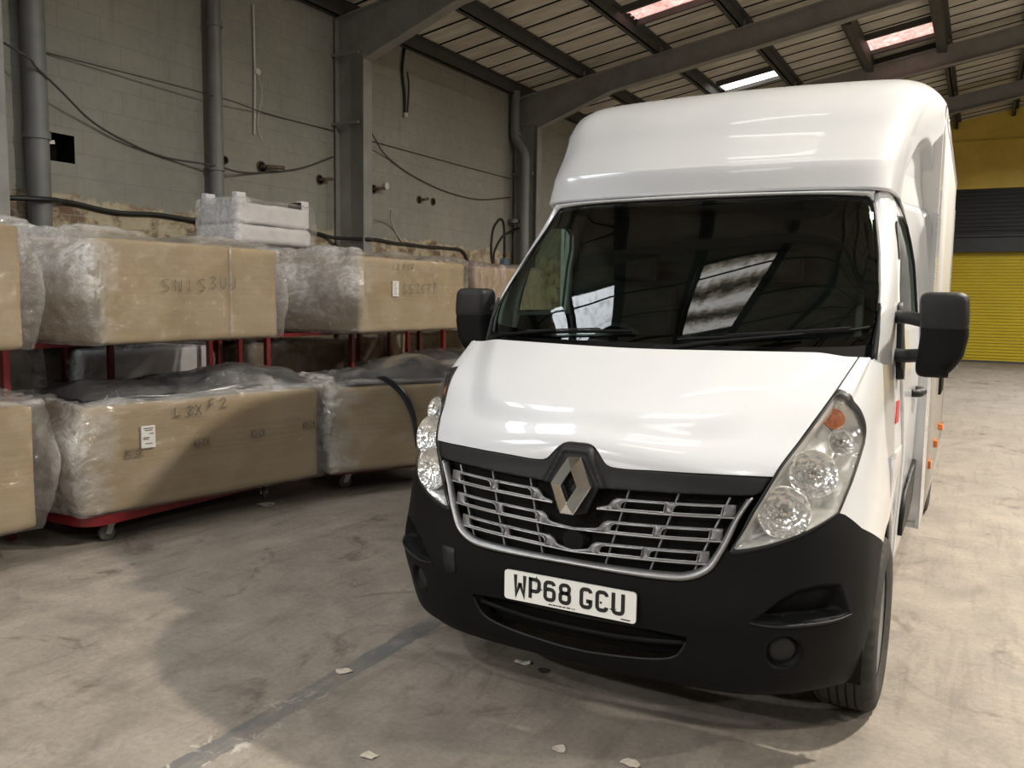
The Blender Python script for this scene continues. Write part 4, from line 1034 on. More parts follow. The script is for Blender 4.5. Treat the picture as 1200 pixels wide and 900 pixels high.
GL = {
 'W': [([(a * .8, Hh), (a * 1.25, a * .6), (Wd / 2, Hh * .62)], 0), ([(Wd / 2, Hh * .62), (Wd - a * 1.25, a * .6), (Wd - a * .8, Hh)], 0)],
 'P': [([(a, 0), (a, Hh)], 0), ([(.002, h2), (w2 - r, h2)] + arcpts(w2 - r, h2 - r, r, r, 90, 0) + [(w2, Hh * .52)] + arcpts(w2 - r, Hh * .52, r, r, 0, -90) + [(a, Hh * .52 - r)], 0)],
 '6': [(arcpts(w2 - r, h2 - r, r, r, 10, 90) + arcpts(a + r, h2 - r, r, r, 90, 180) + arcpts(a + r, a + r, r, r, 180, 270) + arcpts(w2 - r, a + r, r, r, 270, 360) + arcpts(w2 - r, Hh * .58 - r, r, r, 0, 90) + [(a + .004, Hh * .58)], 0)],
 '8': [(arcpts(a + r + .001, h2 - r, r, r, 90, 180) + arcpts(a + r, Hh * .54 + .5 * r, r * .8, r * .5, 180, 240, 3) + arcpts(a + r, Hh * .54 - .7 * r, r, r * .6, 120, 180, 3) + arcpts(a + r, a + r, r, r, 180, 270) + arcpts(w2 - r, a + r, r, r, 270, 360) + arcpts(w2 - r, Hh * .54 - .7 * r, r, r * .6, 0, 60, 3) + arcpts(w2 - r, Hh * .54 + .5 * r, r * .8, r * .5, -60, 0, 3) + arcpts(w2 - r - .001, h2 - r, r, r, 0, 90), 1), ([(a + .006, Hh * .54), (w2 - .006, Hh * .54)], 0)],
 'G': [(arcpts(w2 - r, h2 - r, r, r, 5, 90) + arcpts(a + r, h2 - r, r, r, 90, 180) + arcpts(a + r, a + r, r, r, 180, 270) + arcpts(w2 - r, a + r, r, r, 270, 360) + [(w2, Hh * .46)], 0), ([(w2, Hh * .46 - a), (Wd * .52, Hh * .46 - a)], 0)],
 'C': [(arcpts(w2 - r, h2 - r, r, r, 0, 90) + arcpts(a + r, h2 - r, r, r, 90, 180) + arcpts(a + r, a + r, r, r, 180, 270) + arcpts(w2 - r, a + r, r, r, 270, 360), 0)],
 'U': [([(a, Hh), (a, a + r)] + arcpts(a + r, a + r, r, r, 180, 270) + arcpts(w2 - r, a + r, r, r, 270, 360) + [(w2, Hh)], 0)],
}
GL['6'][0] = (GL['6'][0][0], 0)
adv = -.219
for ch in 'WP68 GCU':
    if ch == ' ': adv += .022; continue
    mb = MB()
    for pts, cl in GL[ch]:
        ribbon(mb, [(adv + x, -.036 + z) for x, z in pts], T, lambda x, z, t: (x, py - .0006 - t, pz + z), bool(cl), t=.0008)
    mb.build('plate_character', M['ink'], plate, fixn=False)
    adv += Wd + .011
sm = MB()
for k, (x0, x1) in enumerate([(-.075, -.068), (-.066, -.061), (-.058, -.048), (-.045, -.038), (-.035, -.022), (-.018, -.008), (-.003, .012), (.018, .022), (.026, .03)]):
    ribbon(sm, [(x0, -.046), (x1, -.046)], .0045, lambda x, z, t: (x, py - .0006 - t, pz + z), t=.0006)
ribbon(sm, [(.205, -.047), (.24, -.047)], .004, lambda x, z, t: (x, py - .0006 - t, pz + z), t=.0006)
sm.build('plate_small_print', M['ink'], plate)
# screw in the C: small dark dot
MB().lathe([(0, .002), (.004, .001), (.0045, 0)], (.129, py - .0006, pz - .002), (0, -1, 0), 12).build('plate_screw', M['ink'], plate)
# ---- head lamps
lamp_poly = tl(crom(LAMP_IN, 4))[:-1] + tl(crom(LAMP_BOT, 4))[:-1] + tl(crom(LAMP_OUT, 4))
LC = np.mean(np.array(lamp_poly), 0)
def lamp_in(k): return [tuple(LC + (np.array(p) - LC) * k) for p in lamp_poly]
def sided(mb, s):
    o = MB().add(mb.v, mb.f)
    if s < 0: o.v = [(-x, y, z) for x, y, z in o.v]; o.flip()
    return o
def dish(c, nrm, R, depth, lens=True):
    prof = [(R * t, depth * (t * t - 1)) for t in np.linspace(0.02, 1, 14)] + [(R * 1.06, .004), (R * 1.12, -.004)]
    return MB().lathe(prof, c, nrm, 36)
lens = patch(lamp_poly, .1, lambda q: Sn(q[:, 0], q[:, 1], .002 + .012 * smst(edge_dist(lamp_poly, q) / .5)))
lam2 = np.array(lamp_poly)
def shell_off(q):
    d = edge_dist(lamp_poly, q); return -.004 - .078 * smst(d / .33)
shell = patch(lamp_poly, .09, lambda q: Sn(q[:, 0], q[:, 1], shell_off(q)))
ring = patch(lamp_in(1.012), .09, lambda q: Sn(q[:, 0], q[:, 1], .003), [lamp_in(.955)])
fw_ = Vector((.30, -.90, .30)).normalized()
BW = [((.706, .152, .908), .080, .042, (.25, -.95, .20)), ((.780, .235, 1.032), .076, .042, (.34, -.90, .28)), ((.848, .375, 1.128), .044, .030, (.48, -.80, .36)), ((.809, .445, 1.200), .035, .022, (.30, -.85, .42))]
for s in (1, -1):
    hl = sided(shell, s).build('headlamp', M['lamp_shell'], van, smooth=1)
    sided(ring, s).build('lamp_edge', M['grey_plastic'], hl, smooth=1, solid=.004)
    for i, (c, R, dp, nn) in enumerate(BW):
        c = Vector((c[0] * s, c[1] + .012, c[2])); nn = Vector((nn[0] * s, nn[1], nn[2])).normalized()
        dish(c, nn, R, dp).build('amber_indicator' if i == 3 else 'lamp_bowl', M['amber'] if i == 3 else M['reflector'], hl, smooth=60)
        if i < 3:
            MB().lathe([(.0, .02), (.012, .015), (.014, -dp * .7)], c - nn * dp * .35, nn, 14).build('bulb_shield', M['chrome'], hl, smooth=50)
    sided(lens, s).build('lamp_lens', M['lens'], hl, smooth=1)
# ---- door mirrors
def rbox(cx, cy, cz, sx, sy, sz, p=4.0, n=18, shape=None):
    P = []
    for i in range(n + 1):
        th = PI * (i / n) - PI / 2; row = []
        for k in range(2 * n + 1):
            ph = 2 * PI * k / (2 * n)
            f = lambda c: math.copysign(abs(c) ** (2 / p), c)
            x, y, z = f(math.cos(th)) * f(math.cos(ph)), f(math.cos(th)) * f(math.sin(ph)), f(math.sin(th))
            q = (cx + x * sx / 2, cy + y * sy / 2, cz + z * sz / 2)
            row.append(shape(q) if shape else q)
        P.append(row)
    return MB().grid(P)
for s in (1, -1):
    def shp(q):
        x, y, z = q; t = (z - 1.485) / .17
        x += .010 * (1 - abs(t)) - (.020 if t < 0 else 0) * (t * t) + (x - 1.115) * (-.05 * max(0, -t) ** 2)
        if x > 1.15 and t < -.4: x -= .05 * (-.4 - t) 
        return (x * s + (.035 if s < 0 else 0), y + .02 * (x - 1.1), z)
    mb = rbox(1.113, 1.13, 1.487, .175, .15, .345, 5, 20, shp)
    mr = mb.build('door_mirror', M['black_plastic'], van, smooth=1, weld=True, fixn=True)
    cp = rbox(1.113, 1.122, 1.58, .181, .15, .16, 5, 16, shp).build('mirror_cap', M['grey_plastic'], mr, smooth=1, weld=True, fixn=True)
    MB().box((1.045, 1.20, 1.35), (1.175, 1.208, 1.63)).xf(Matrix.Translation((.035 if s < 0 else 0, 0, 0)) @ Matrix.Scale(s, 4, (1, 0, 0))).build('mirror_glass', M['chrome'], mr, fixn=True)
    rp = rbox(1.178, 1.10, 1.40, .036, .06, .085, 2.4, 10, shp).build('mirror_repeater', M['conduit'], mr, smooth=1, weld=True, fixn=True)
    for z0, z1 in ((1.555, 1.545), (1.395, 1.40)):
        P = [(.935, 1.20, z0), (.98, 1.16, z0), (1.03, 1.13, z1), (1.06, 1.125, z1)]
        A = MB(); prev = None; rows_ = []
        for (x, y, z) in crom(P, 4): rows_.append([(x * s, y + .03 * math.cos(b_), z + .028 * math.sin(b_)) for b_ in np.linspace(0, 2 * PI, 13)])
        A.grid(rows_).build('mirror_arm', M['grey_plastic'], mr, smooth=1, fixn=True)
    base = patch([(1.19, 1.30), (1.235, 1.29), (1.30, 1.36), (1.32, 1.55), (1.285, 1.62), (1.235, 1.60), (1.22, 1.45)], .05, side_map(s, .018)); (base if s > 0 else base.flip())
    base.build('mirror_base', M['grey_plastic'], mr, smooth=30, solid=.03)
# ---- Luton head
POD = [
 [(0, 1.37, 2.13), (.4, 1.385, 2.13), (.72, 1.44, 2.127), (.835, 1.49, 2.122), (.868, 1.56, 2.116), (.885, 1.70, 2.105), (.93, 1.88, 2.095), (.985, 2.00, 2.085), (1.03, 2.12, 2.08)],
 [(0, 1.425, 2.245), (.4, 1.44, 2.245), (.72, 1.495, 2.245), (.840, 1.555, 2.245), (.878, 1.65, 2.24), (.892, 1.77, 2.23), (.922, 1.91, 2.22), (.972, 2.015, 2.21), (1.03, 2.12, 2.205)],
 [(0, 1.462, 2.285), (.4, 1.477, 2.285), (.72, 1.531, 2.285), (.844, 1.59, 2.285), (.882, 1.68, 2.28), (.896, 1.795, 2.27), (.926, 1.925, 2.26), (.976, 2.025, 2.25), (1.03, 2.12, 2.245)],
 [(0, 1.61, 2.42), (.4, 1.625, 2.42), (.73, 1.67, 2.42), (.855, 1.73, 2.42), (.900, 1.80, 2.42), (.918, 1.88, 2.41), (.945, 1.97, 2.40), (.99, 2.05, 2.39), (1.03, 2.12, 2.38)],
 [(0, 1.76, 2.565), (.4, 1.77, 2.565), (.75, 1.81, 2.56), (.875, 1.86, 2.56), (.925, 1.93, 2.555), (.95, 1.985, 2.545), (.985, 2.045, 2.53), (1.012, 2.09, 2.515), (1.03, 2.12, 2.50)],
 [(0, 1.93, 2.685), (.4, 1.94, 2.68), (.76, 1.965, 2.675), (.885, 2.005, 2.665), (.943, 2.05, 2.648), (.975, 2.08, 2.63), (1.0, 2.10, 2.61), (1.02, 2.115, 2.59), (1.03, 2.13, 2.57)],
 [(0, 2.12, 2.765), (.4, 2.13, 2.762), (.76, 2.145, 2.752), (.88, 2.165, 2.735), (.94, 2.18, 2.71), (.975, 2.19, 2.68), (1.003, 2.195, 2.652), (1.022, 2.20, 2.63), (1.03, 2.20, 2.61)],
 [(0, 2.36, 2.80), (.4, 2.36, 2.798), (.76, 2.36, 2.79), (.88, 2.36, 2.772), (.94, 2.36, 2.745), (.975, 2.36, 2.715), (1.003, 2.36, 2.682), (1.022, 2.36, 2.655), (1.03, 2.36, 2.63)]]
PX = np.array(POD)
def podS(q):
    u, v = q[:, 0], q[:, 1]; E = np.zeros((len(PX) + 2, 11, 3)); E[1:-1, 1:-1] = PX; E[1:-1, 0] = PX[:, 1] * [-1, 1, 1]; E[1:-1, -1] = 2 * PX[:, -1] - PX[:, -2]; E[0] = 2 * E[1] - E[2]; E[-1] = 2 * E[-2] - E[-3]
    i = np.clip(np.floor(v).astype(int), 0, len(PX) - 2); j = np.clip(np.floor(u).astype(int), 0, 7); wv = _w(v - i); wu = _w(u - j); o = 0
    for a_ in range(4):
        for b_ in range(4): o = o + (wv[..., a_] * wu[..., b_])[..., None] * E[i + a_, j + b_]
    return o
gu = np.linspace(0, 8, 129); gv = np.linspace(0, 7, 99)
rows_ = []
for v in gv:
    P_ = podS(np.stack([gu, np.full_like(gu, v)], 1)); e_ = ((gu - 6.3) / 1.35) ** 2 + ((v - .6) / 2.6) ** 2
    k_ = smst((1 - e_) / .30); P_[:, 0] -= .040 * k_; P_[:, 1] += .020 * k_; rows_.append(P_)      # the dished side panel
# rolled-under lip
lip = rows_[0] + np.array([0, .012, -.008]); lip2 = rows_[0] * [.985, 1, 1] + np.array([0, .05, -.004])
mirror_weld(MB().grid([list(r_) for r_ in [lip2, lip] + rows_])).build('luton_head', M['grp'], van, smooth=1, weld=True, fixn=True)
# fairing that closes the head down to the box front behind the cab
fa = [list(rows_[0][80::4])]
for z, xa in ((2.0, .905), (1.9, .928), (1.75, .950), (1.55, .966), (1.3, .982), (1.0, .984), (.7, .974), (.5, .966)):
    k_ = min(1, (2.1 - z) / .3); r0_ = np.array(fa[0]); tgt = np.array([(xa + (1.03 - xa) * t_, 2.035 + .012 * t_, z) for t_ in np.linspace(0, 1, 13)])
    q_ = r0_ * (1 - k_) + tgt * k_; q_[:, 2] = z if k_ >= 1 else r0_[:, 2] * (1 - k_) + z * k_; fa.append(list(q_))
for s in (1, -1): MB().grid(fa).xf(Matrix.Scale(s, 4, (1, 0, 0))).build('side_fairing', M['grp'], van, smooth=1, solid=.006, fixn=True)
# ---- box body: same section as the back of the head, run along the van
sec = [tuple(p) for p in PX[-1][:, [0, 2]]]; sec = tl(crom(sec, 4))
BY0, BY1, BZ = 2.36, 5.35, .46
half = [(x, z) for x, z in sec] + [(1.03, BZ)]
G_ = [[(x * (1 - .008 * (y - BY0)), y, z) for x, z in half] for y in (BY0, 3.4, 4.4, BY1)]
body = mirror_weld(MB().grid(G_)).build('box_body', M['panel'], van, smooth=40, weld=True, fixn=True, solid=.02)
front = MB()
fr_poly = [(.0, .55), (1.03, BZ), (1.03, 2.50), (1.0, 2.2), (.0, 2.1)]
front.prism([(x, 2.06, z) for x, z in ((-1.03, BZ), (1.03, BZ), (1.03, 2.45), (.9, 2.3), (-.9, 2.3), (-1.03, 2.45))], (0, 0, 0), (0, .04, 0))
front.build('box_bulkhead', M['panel'], body, fixn=True)
for s in (1, -1):
    MB().box((1.010, 2.045, BZ), (1.0305, 2.40, 2.06)).box((1.016, 2.15, 2.04), (1.0296, 2.40, 2.56)).xf(Matrix.Scale(s, 4, (1, 0, 0))).build('box_front_edge', M['grp'], body, fixn=True)
    MB().prism([(1.025, 2.40, 2.56), (1.034, 2.40, 2.56), (1.034, 2.40, 2.61), (1.025, 2.40, 2.61)], (0, 0, 0), (-.025, BY1 - 2.40, 0)).xf(Matrix.Scale(s, 4, (1, 0, 0))).build('top_rail', M['alu'], body, fixn=True)
    MB().box((.99, BY1 - .06, BZ), (1.010, BY1 + .01, 2.38)).xf(Matrix.Scale(s, 4, (1, 0, 0))).build('corner_post', M['alu'], body, fixn=True)
    MB().box((.995, 2.42, BZ - .08), (1.012, BY1, BZ + .02)).xf(Matrix.Scale(s, 4, (1, 0, 0))).build('side_rail', M['alu'], body, fixn=True)
    for y in (2.75, 3.6, 4.5):
        MB().box((1.01, y - .05, .66), (1.046, y + .05, .71)).xf(Matrix.Scale(s, 4, (1, 0, 0))).build('side_marker', M['amber'], body, bevel=.006, fixn=True)
    MB().box((1.005, 3.9, .98), (1.035, 4.3, 1.16)).xf(Matrix.Scale(s, 4, (1, 0, 0))).build('side_locker_handle', M['black_plastic'], body, bevel=.01, fixn=True)
MB().box((-1.0, BY1 - .02, BZ), (1.0, BY1, 2.6)).build('rear_door', M['panel'], body)
MB().box((-.6, .5, .30), (.6, 5.2, .48)).box((-.85, 2.1, .36), (.85, 5.2, .47)).box((-.72, .55, .28), (.72, 1.3, .56)).build('chassis', M['void'], van)
# inner wheel-arch linings
for s in (1, -1):
    P = [[(x * s, WC[0] + .44 * math.cos(a_), WC[1] + .44 * math.sin(a_)) for x in (.66, .95)] for a_ in np.linspace(-.2, PI + .2, 24)]
    MB().grid(P).build('arch_liner', M['void'], van, smooth=60, solid=.006)
# ---- wheels
def wheel(x, y, s):
    R, w = .345, .225; xo = x * s
    e = bpy.data.objects.new('wheel', None); COL.objects.link(e); e.parent = van; e.location = (xo, y, R)
    prof = []
    tp = [(-w / 2 + .012, .215), (-w / 2, .25), (-w / 2 - .006, .285), (-w / 2 + .004, .325), (-w / 2 + .018, .339), (-w / 2 + .03, .344)]
    xs = np.linspace(-w / 2 + .03, w / 2 - .03, 33)
    for q in xs:
        g = min(abs(q - k) for k in (-.045, -.015, .015, .045)); tp.append((q, .345 - (.009 if g < .0032 else 0)))
    tp += [(w / 2 - .018, .339), (w / 2 - .004, .325), (w / 2 + .006, .285), (w / 2, .25), (w / 2 - .012, .215)]
    mb = MB(); seg = 120; ax = Vector((s, 0, 0)); vs = []; fs = []
    for i, (hx, r_) in enumerate(tp):
        for k in range(seg):
            a_ = 2 * PI * k / seg
            rr_ = r_ - (.006 if (abs(hx) > w / 2 - .034 and r_ > .32 and k % 3 == 0) else 0)
            ww = .0022 * math.sin(a_ * 60) if abs(hx) < .06 else 0
            vs.append((s * (hx + ww), rr_ * math.cos(a_), rr_ * math.sin(a_)))
    for i in range(len(tp) - 1):
        for k in range(seg): fs.append((i * seg + k, i * seg + (k + 1) % seg, (i + 1) * seg + (k + 1) % seg, (i + 1) * seg + k))
    MB().add(vs, fs).build('tyre', M['rubber'], e, smooth=35, fixn=True)
    MB().lathe([(.0, .06), (.055, .055), (.06, .03), (.10, .02), (.15, .045), (.185, .05), (.195, .085), (.222, .098), (.222, -.09), (.19, -.09), (.19, .0), (0, .0)], (0, 0, 0), (s, 0, 0), 40).build('wheel_disc', M['rim'], e, smooth=40)
    for k in range(5):
        a_ = 2 * PI * k / 5
        MB().lathe([(0, .062), (.011, .06), (.013, .03)], (0, .085 * math.cos(a_), .085 * math.sin(a_)), (s, 0, 0), 8).build('wheel_nut', M['galv'], e, smooth=40)
for s in (1, -1): wheel(.868, .86, s); wheel(.86, 4.55, s)
# ------------------------------------------------------------------ wrapped cartons on red trolleys
def cube_grid(n):
    """unit cube shell as (points in -1..1, quads), n cells per edge"""
    idx = {}; vs = []; fs = []
    def vid(p):
        k = tuple(int(round(c * n)) for c in p)
        if k not in idx: idx[k] = len(vs); vs.append([c / n * 2 - 1 for c in k])
        return idx[k]
    for ax in range(3):
        for side in (0, 1):
            for i in range(n):
                for j in range(n):
                    q = []
                    for di, dj in ((0, 0), (1, 0), (1, 1), (0, 1)):
                        c = [0, 0, 0]; c[ax] = side; c[(ax + 1) % 3] = (i + di) / n; c[(ax + 2) % 3] = (j + dj) / n; q.append(vid(c))
                    fs.append(tuple(q) if side else tuple(reversed(q)))
    return np.array(vs, float), fs
CG = cube_grid(26); CG2 = cube_grid(44)
def fbm(p, o=4):
    return noise.fractal(Vector(p), .9, 2.0, o)
def soft_box(L, D, H, r, cg=CG, grow=0.0):
    """rounded box centred in x, y and standing on z = 0; returns points and outward normals"""
    V, F = cg; ext = np.array([L / 2 + grow, D / 2 + grow, H / 2 + grow]); P = V * ext
    core = np.clip(P, -(ext - r), ext - r); d = P - core; ln = np.linalg.norm(d, axis=1, keepdims=True)
    Nn = d / np.maximum(ln, 1e-9); big = np.abs(d).max(axis=1, keepdims=True)
    Q = core + Nn * np.minimum(ln, r)
    flat = ln[:, 0] < 1e-6; Nn[flat] = V[flat]
    Q[:, 2] += H / 2
    return Q, Nn, F
def carton_mesh(L, D, H, seed, sag=.012, r=.03):
    Q, Nn, F = soft_box(L, D, H, r)
    out = []
    for q, n in zip(Q, Nn):
        d = sag * fbm((q[0] * 1.6 + seed, q[1] * 1.6, q[2] * 2.1), 3)
        out.append(q + n * d * (1 if q[2] > .02 else 0))
    return MB().add(out, F)
def wrap_mesh(L, D, H, seed, amp=.022, lend=.10, rend=.06, top=.03, freq=4.0, gather=0, frontgap=.012):
    Q, Nn, F = soft_box(L, D, H, .05, CG2, .013)
    out = []
    for q, n in zip(Q, Nn):
        p = Vector((q[0] * freq * .55 + seed * 3.1, q[1] * freq, q[2] * freq * .6 + seed))
        rid = 1 - abs(noise.fractal(p, .9, 2.1, 4)) * 2
        fold = noise.noise(Vector((q[0] * 7 + q[2] * 5 + seed, q[1] * 5, seed * 2))) 
        d = amp * rid * .8 + amp * .5 * fold
        k = np.zeros(3)
        zt = q[2] / H
        if n[2] > .4: d += top * (.6 + .8 * noise.noise(Vector((q[0] * 2.2 + seed, q[1] * 2.2, 4))))
        ex = abs(q[0]) / (L / 2)
        if n[0] < -.35: d += lend * (.35 + .65 * math.sin(PI * min(max(zt, 0), 1)) + .35 * noise.noise(Vector((q[1] * 3, q[2] * 3, seed))))
        if n[0] > .35: d += rend * (.35 + .65 * math.sin(PI * min(max(zt, 0), 1)) + .3 * noise.noise(Vector((q[1] * 3, q[2] * 3, seed + 9))))
        if n[1] < -.8: d = max(d * .5 + frontgap * .6, .006)
        v = q + n * max(d, .004)
        if v[2] < .0: v[2] = 0.0
        out.append(v)
    return MB().add(out, F)
# pen strokes: letters in a 1 x 1 cell
PEN = {
 'S': [crom([(.8, .95), (.35, 1.0), (.1, .78), (.45, .52), (.75, .28), (.5, .02), (.05, .08)], 5)],
 'N': [[(.05, 0), (.1, 1)], [(.1, 1), (.75, 0)], [(.75, 0), (.8, 1)]],
 '1': [[(.3, 0), (.35, 1)]],
 '3': [crom([(.1, .92), (.45, 1.0), (.7, .8), (.35, .53), (.72, .3), (.5, .02), (.1, .1)], 5)],
 'U': [crom([(.1, 1), (.08, .4), (.3, .02), (.62, .1), (.72, .55), (.74, 1)], 5)],
 'L': [[(.2, 1), (.15, .05)], [(.15, .05), (.75, .1)]],
 'X': [[(.1, 1), (.8, 0)], [(.8, 1), (.1, 0)]],
 'F': [[(.15, 0), (.2, 1)], [(.2, 1), (.8, 1.02)], [(.18, .55), (.65, .58)]],
 '2': [crom([(.1, .8), (.4, 1), (.7, .8), (.45, .4), (.1, .02)], 5), [(.1, .02), (.8, .05)]],
 'G': [crom([(.75, .9), (.35, 1), (.08, .6), (.2, .1), (.6, .05), (.75, .4)], 5), [(.75, .4), (.45, .42)]],
 '5': [[(.75, 1), (.25, 1)], crom([(.25, 1), (.2, .6), (.6, .55), (.7, .25), (.4, .0), (.08, .1)], 5)],
 '6': [crom([(.65, 1), (.25, .7), (.1, .25), (.4, 0), (.7, .25), (.4, .5), (.12, .3)], 5)],
 'R': [[(.15, 0), (.18, 1)], crom([(.18, 1), (.65, .95), (.65, .6), (.2, .52)], 4), [(.25, .5), (.78, 0)]],
 'B': [[(.15, 0), (.18, 1)], crom([(.18, 1), (.6, .95), (.55, .6), (.2, .53), (.7, .45), (.65, .08), (.15, 0)], 4)],
}
def pen(text, x, z, h, w, gap, fmap, slope=0, thick=.0055, parent=None, name='pen_lettering'):
    mb = MB()
    for i, ch in enumerate(text):
        if ch == ' ': x += w * .7; continue
        for st in PEN[ch]:
            ribbon(mb, [(x + p[0] * w, z + p[1] * h + slope * (x + p[0] * w)) for p in st], thick, fmap, t=.0008)
        x += w + gap
    return mb.build(name, M['marker'], parent)
def carton(name, label, cat, f0, zb, ang, L, D, H, seed, film='film', card='card', group=None, **kw):
    """f0: front left foot (x, y); ang: how far the front leans off the hall's length; long side faces the van"""
    rot = PI / 2 - ang; cx = f0[0] + math.cos(rot) * L / 2 - math.sin(rot) * D / 2; cy = f0[1] + math.sin(rot) * L / 2 + math.cos(rot) * D / 2
    t = thing(name, label, cat, (cx, cy, zb), rot, group)
    sag = kw.pop('sag', .006)
    carton_mesh(L, D, H, seed, sag, kw.pop('r', .03)).build('carton', M[card], t, smooth=1)
    wm = wrap_mesh(L, D, H, seed, **kw); wm.build('plastic_wrap', M[film], t, smooth=1)
    t['L'] = L; t['D'] = D
    return t
def front(t, off=.014):
    L, D = t['L'], t['D']
    return lambda x, z, lift: (x - L / 2, -D / 2 - off - lift, z)
# upper row ---------------------------------------------------------------
G_UP = 'cartons in plastic on the upper decks'; G_LO = 'cartons in plastic on the low trolleys'
A0 = carton('wrapped_carton', 'large upper carton in clear plastic cut off by the left edge of the picture', 'carton', (-3.66, -1.42), 1.27, 0, 1.72, .98, .72, 11, lend=.03, rend=.10, top=.03)
A = carton('wrapped_carton', 'large upper carton in clear plastic with SN1S 3UU written on its long side', 'carton', (-3.70, .84), 1.27, 0, 1.58, 1.0, .69, 12, lend=.22, rend=.07, top=.05, amp=.024)
pen('SN1S', .455, .34, .085, .075, .03, front(A), .02, parent=A); pen('3UU', .875, .36, .085, .075, .02, front(A), .02, parent=A)
MB().tube([Vector((1.07 - 1.58 / 2, -.5 - .020, z)) for z in np.linspace(.03, .69, 12)] + [Vector((1.07 - 1.58 / 2, y, .72)) for y in np.linspace(-.45, .4, 8)], .005, 6).build('strap', M['film_milky'], A, smooth=60)
B = carton('wrapped_carton', 'upper carton in clear plastic with a white slip and two lines of pen writing', 'carton', (-3.70, 3.46), 1.27, 0, 1.80, 1.0, .70, 13, lend=.24, rend=.03, top=.04, amp=.024)
MB().box((.47 - .90, -.516, .34), (.565 - .90, -.508, .485)).build('white_slip', M['paper'], B)
sl = MB()
for k in range(7): sl.box((.485 - .90, -.5175, .36 + .017 * k), (.54 - .90 - .01 * (k % 3), -.516, .365 + .017 * k))
sl.build('slip_print', M['card_print'], B)
pen('GS36RB', .63, .33, .09, .085, .022, front(B, .014), .05, parent=B); pen('L2 FUR', .47, .575, .06, .05, .018, front(B, .014), .03, parent=B)
Cc = carton('wrapped_carton', 'pinkish wrapped carton on the upper deck just left of the van mirror', 'carton', (-3.85, 5.74), 1.27, 0, 1.7, 1.0, .70, 14, film='film_pink', lend=.05, rend=.04, top=.03)
# loose bunched plastic at the ends of the two middle cartons
def bunch(name, c, sx, sy, sz, seed, film, parent, amp=.09):
    V, F = CG; P = []
    for v in V:
        n = v / np.linalg.norm(v); d = 1 + amp * 4 * (1 - abs(noise.fractal(Vector((n[0] * 2.2 + seed, n[1] * 2.2, n[2] * 1.5)), .9, 2.1, 4)) * 1.6) * .5 + amp * noise.noise(Vector(n * 5 + seed))
        P.append((c[0] + n[0] * sx * d, c[1] + n[1] * sy * d, max(c[2] + n[2] * sz * d, .004)))
    return MB().add(P, F).build(name, M[film], parent, smooth=1)
# block of pale seats on top of the back row
bx = thing('wrapped_carton', 'carton hidden in the back row under the pale foam block', 'carton', (-5.35, 3.6, 1.27), PI / 2)
carton_mesh(1.8, .9, .79, 31).build('carton', M['card2'], bx, smooth=1); wrap_mesh(1.8, .9, .79, 31).build('plastic_wrap', M['film_milky'], bx, smooth=1)
bx2 = thing('wrapped_carton', 'back row upper carton showing between the two left upper cartons', 'carton', (-5.35, 1.2, 1.27), PI / 2)
carton_mesh(2.1, .9, .74, 32).build('carton', M['card2'], bx2, smooth=1); wrap_mesh(2.1, .9, .74, 32).build('plastic_wrap', M['film_milky'], bx2, smooth=1)
fb = thing('foam_block', 'pale grey foam block in clear plastic standing on top of the cartons', 'foam block', (-5.11, 3.62, 2.085), PI / 2)
def fblock(L, D, z0, H, seed, r=.05):
    Q, Nn, F = soft_box(L, D, H, r, CG)
    return MB().add([q + n * .012 * fbm((q[0] * 3 + seed, q[1] * 3, q[2] * 3), 3) + [0, 0, z0] for q, n in zip(Q, Nn)], F)
fblock(1.02, .52, 0, .19, 1, .06).build('lower_cushion', M['foam'], fb, smooth=1)
fblock(.98, .50, .19, .20, 2, .035).build('upper_cushion', M['foam'], fb, smooth=1)
for x, y in ((-.43, -.20), (.43, -.20), (-.43, .20)):
    fblock(.12, .09, .36, .12, 4, .02).xf(Matrix.Translation((x, y, 0))).build('corner_upstand', M['foam'], fb, smooth=1)
MB().box((.33, -.25, .385), (.36, -.1, .45)).build('dark_tab', M['void'], fb)
wrap_mesh(1.02, .54, .40, 8, amp=.016, lend=.01, rend=.03, top=.012, freq=6).build('plastic_wrap', M['film'], fb, smooth=1)
# lower row ----------------------------------------------------------------
A1 = math.radians(11.6)
L0 = carton('wrapped_carton', 'lower carton in clear plastic cut off by the left edge of the picture', 'carton', (-3.86, -1.33), .20, math.radians(8), 1.66, 1.0, .74, 21, lend=.03, rend=.10, top=.04, amp=.026)
L1 = carton('wrapped_carton', 'long lower carton on the red trolley with L3 X F2 written near its top', 'carton', (-3.60, .594), .20, A1, 1.80, 1.02, .69, 22, lend=.12, rend=.10, top=.03, amp=.022)
fr1 = front(L1, .014)
MB().box((.375 - .9, -.528, .40), (.470 - .9, -.518, .545)).build('white_slip', M['paper'], L1)
sl = MB()
for z, x0, x1 in ((.525, .39, .455), (.512, .40, .45), (.49, .43, .458), (.465, .385, .43), (.455, .385, .425), (.425, .40, .45)): sl.box((x0 - .9, -.5295, z), (x1 - .9, -.528, z + .006))
sl.build('slip_print', M['card_print'], L1)
pen('L3', .60, .585, .062, .07, .025, fr1, 0, parent=L1, thick=.007); pen('X', .755, .58, .075, .065, .02, fr1, 0, parent=L1, thick=.007); pen('F2', .855, .585, .07, .065, .025, fr1, .03, parent=L1, thick=.007)
